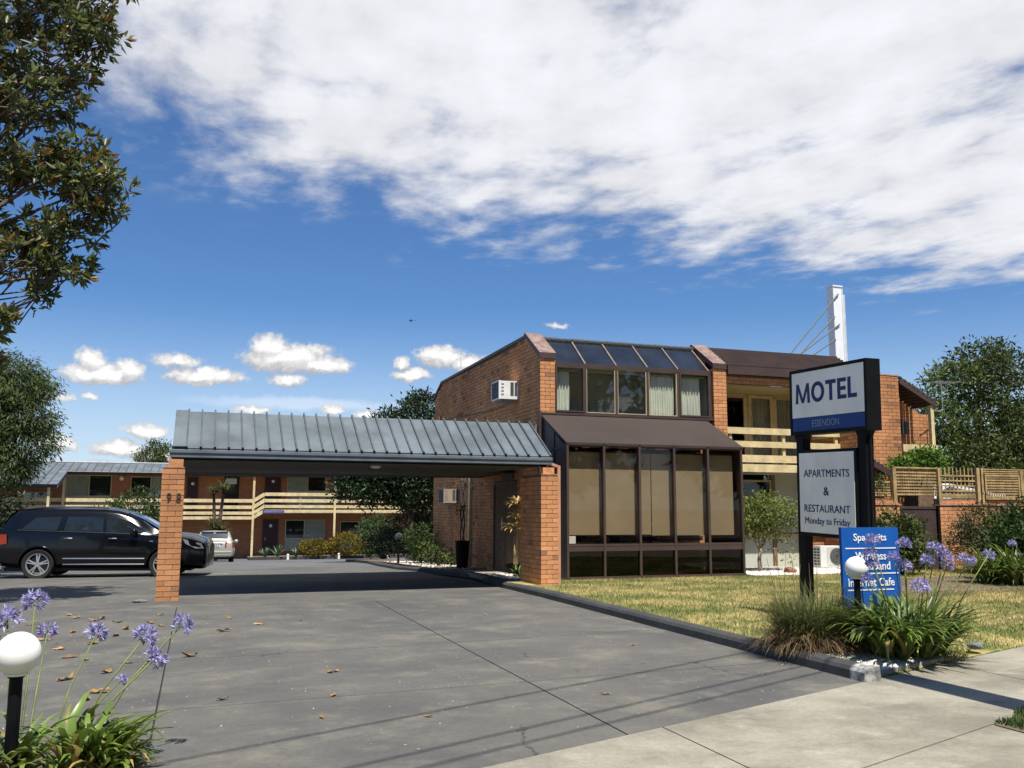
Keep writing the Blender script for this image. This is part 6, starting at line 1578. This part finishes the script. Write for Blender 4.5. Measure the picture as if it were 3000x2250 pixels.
for i, (x, y) in enumerate(LP):
    o = link('dry_leaf', DL[i % 7]); o.location = (x, y, .003); o.rotation_euler = (rnd.uniform(-.2, .2), rnd.uniform(-.15, .15), rnd.uniform(0, 6.28))
    s_ = rnd.uniform(.7, 1.15) if i not in (14, 20, 21, 22, 23, 24, 26, 35, 36, 37) else rnd.uniform(.4, .6); o.scale = (s_, s_, s_)
    lab = {14: 'small dry leaf on the long joint between driveway slabs nearest the street', 20: 'dry leaf touching another in the middle of the open driveway', 21: 'second of two touching dry leaves in the middle of the driveway', 22: 'small dry leaf alone near the pavement edge of the driveway', 24: 'small dry leaf alone between the left pier and the middle joint', 35: 'tiny dry leaf alone near the kerb below the sunroom', 36: 'tiny dry leaf alone by the kerb halfway along the driveway', 34: 'dry leaf lying nearest the left slab joint'}.get(i, 'curled brown fallen leaf scattered left of the driveway joint')
    tag(o, lab, 'leaf', 'fallen leaves on the driveway')
# ------------------------------------------------------------------ white pylon with stays, far behind
py = thing('stay_pylon', 'white square pylon with slanting stay rods rising behind the roof', 'pylon', (33.3, 40.4, 0))
def at(x, y, D):
    return Vector((0, 0, 1.5))+(fwd+rt*((x-1500)/2640)-uv_*((y-1125)/2640))*D
PW = mat('pylon_white', (.80, .82, .82), .5, .03)
c_ = Vector((33.35, 40.45, 0))
part('mast', MB().box(32.70, 40.2, 0, 33.28, 40.75, 13.68), PW, py)
part('mast_edge', MB().box(33.25, 40.17, 6, 33.31, 40.199, 13.6).box(32.67, 40.17, 6, 32.73, 40.199, 13.6), WHITEM, py)
part('mast_cap', MB().box(32.66, 40.16, 13.685, 33.32, 40.79, 13.76), PW, py)
part('mast_side', MB().box(33.285, 40.3, 6, 33.55, 40.7, 13.3), mat('pylon_side', (.55, .60, .62), .5, .1, 3), py)  # added box stands in for the mast's right face, painted greyer
for k in range(5): part('side_bracket', MB().box(33.555, 40.35, 9.2+k*.85, 33.62, 40.6, 9.5+k*.85), GREYM, py)
ST = mat('stay_rod', (.10, .115, .13), .5, .1, 3)
for (xa, za, xb, zb) in ((33.0, 13.27, 29.67, 9.68), (32.69, 11.97, 30.26, 9.68), (33.0, 11.56, 30.42, 9.79), (32.69, 10.7, 31.01, 9.64)):
    dx_, dz_ = xb-xa, zb-za
    part('stay', MB().tube([(xa, 40.15, za), (xa+dx_*1.4, 40.15, za+dz_*1.4)], .04, 6), ST, py)
# ------------------------------------------------------------------ television antenna
ta = thing('tv_antenna', 'thin television antenna on a bent mast beside the side balcony', 'antenna', (17.9, 18.05, 4.0))
part('mast', MB().tube([(17.48, 18.05, 3.98), (17.80, 18.05, 3.96), (17.9, 18.05, 4.02), (17.9, 18.05, 4.78)], .016, 6), GREYM, ta)
part('boom', MB().tube([(17.65, 18.0, 4.72), (18.5, 18.2, 4.74)], .012, 6), GREYM, ta)
for k in range(7): part('element', MB().tube([(17.68+k*.12, 17.85, 4.725), (17.68+k*.12, 18.35, 4.735)], .005, 4), GREYM, ta)
# ------------------------------------------------------------------ helicopter
hd = (fwd+rt*((1204-1500)/2640)-uv_*((939-1125)/2640)).normalized()
HP = Vector((0, 0, 1.5))+hd*1300
he = thing('helicopter', 'tiny dark helicopter far off in the blue sky', 'helicopter', HP)
HM = mat('helicopter_dark', (.02, .025, .035), .5, .1)
def hm(nm, mb, **k): return part(nm, mb, HM, he, **k)
X_, Y_, Z_ = HP
b_ = MB(); b_.lathe([(.01, -2.6), (.7, -2.2), (1.15, -1.2), (1.2, .2), (.9, 1.4), (.35, 2.0)], HP, 14, 'x'); hm('fuselage', b_, smooth=True)
b_ = MB(); b_.tube([(X_+1.6, Y_, Z_+.35), (X_+7.2, Y_, Z_+.65)], [.35, .16], 8); hm('tail_boom', b_)
b_ = MB(); b_.prism([(X_+6.8, Z_+.5), (X_+7.6, Z_+1.9), (X_+8.0, Z_+1.9), (X_+7.5, Z_+.4)], 'y', Y_-.08, Y_+.08); hm('tail_fin', b_)
hm('rotor_mast', MB().tube([(X_-.2, Y_, Z_+1.0), (X_-.2, Y_, Z_+2.0)], .16, 8))
for k in range(3):
    a = .5+k*2.094; hm('rotor_blade', MB().beam((X_-.2, Y_, Z_+2.0), (X_-.2+5*math.cos(a), Y_+5*math.sin(a), Z_+2.0), .3, .07))
for s in (-1, 1): hm('skid', MB().tube([(X_-1.6, Y_+s*.9, Z_-1.5), (X_+1.3, Y_+s*.9, Z_-1.5)], .09, 6)); hm('skid_strut', MB().tube([(X_-.2, Y_+s*.6, Z_-.9), (X_-.2, Y_+s*.9, Z_-1.5)], .07, 5))
# ------------------------------------------------------------------ street poles and wires (they stand beside the camera and throw the shadows on the driveway)
WOOD = mat('weathered_pole', (.22, .18, .14), .9, .25, 3, .4, 20)
sp = thing('street_pole', 'thick timber street pole on the nature strip right of the camera', 'pole', (6.1, 4.35, 0))
part('shaft', MB().tube([(6.1, 4.35, -.2), (6.1, 4.35, 5.6)], [.2, .18], 16), WOOD, sp, smooth=True)
part('cap', MB().lathe([(0, .06), (.185, 0), (.185, -.05)], (6.1, 4.35, 5.62), 16), GREYM, sp)
TAN_ = 1/math.tan(SUN_EL); ZW = 7.0; OFF = ZW*TAN_
dv = Vector((3.47, 1.52, 0)).normalized()
ends = []
for s, lab in ((-1, 'timber power pole carrying wires far left of the camera'), (1, 'timber power pole carrying wires far right of the camera')):
    c0 = Vector((4.0, 7.15-OFF, 0))+dv*24*s
    pp = thing('power_pole', lab, 'pole', tuple(c0))
    part('shaft', MB().tube([c0+Vector((0, 0, -.2)), c0+Vector((0, 0, 7.6))], [.19, .14], 12), WOOD, pp, smooth=True)
    n_ = Vector((-dv.y, dv.x, 0)); part('crossarm', MB().beam(c0-n_*1.0+Vector((0, 0, ZW-.1)), c0+n_*1.0+Vector((0, 0, ZW-.1)), .1, .12), WOOD, pp)
    ends.append((c0, n_))
for o_, lab in ((.52, 'overhead wire nearest the motel'), (-.30, 'overhead wire in the middle of three'), (-.58, 'overhead wire nearest the street')):
    pts = []
    for i in range(13):
        t_ = i/12; p = ends[0][0].lerp(ends[1][0], t_)+ends[0][1]*o_; pts.append((p.x, p.y, ZW-.03-.0*t_))
    tag(part('overhead_wire', MB().tube(pts, .015, 6), VENT), lab, 'wire', 'overhead power wires')

# ------------------------------------------------------------------ unseen trees added across the road to darken the window reflections
for k, (x, h, s_) in enumerate(((-16, 12, 3.4), (-9, 15, 4.0), (-2, 16, 4.2), (5, 14.5, 4.2), (12, 16.5, 4.4), (19, 15, 4.2), (27, 15, 4.2), (35, 12, 3.6))):
    y = pv(x)-21-(k % 3)*1.5
    t = thing('unseen_street_tree', ('tall', 'broad', 'leafy')[k % 3]+' green street tree added unseen behind the camera across the road, '+('first', 'second', 'third', 'fourth', 'fifth', 'sixth', 'seventh', 'last')[k]+' from the west', 'tree', (x, y, -.05), 'unseen street trees added across the road')
    limbs(t, BARK, (x, y, -.05), [(x-s_*.5, y, h*.6), (x+s_*.5, y, h*.62), (x, y, h*.85), (x, y+1, h*.5)], .25, seed=200+k)
    foliage('foliage', t, LEAF['mid'], [(x, y, h*.72, s_*.8, s_*.7, h*.27), (x-s_*.5, y, h*.5, s_*.65, s_*.6, h*.22), (x+s_*.5, y, h*.52, s_*.65, s_*.6, h*.22), (x, y, h*.33, s_*.9, s_*.7, h*.16)], 4200, .8, .5, 210+k, clump=.5, per=20, shell=.45)
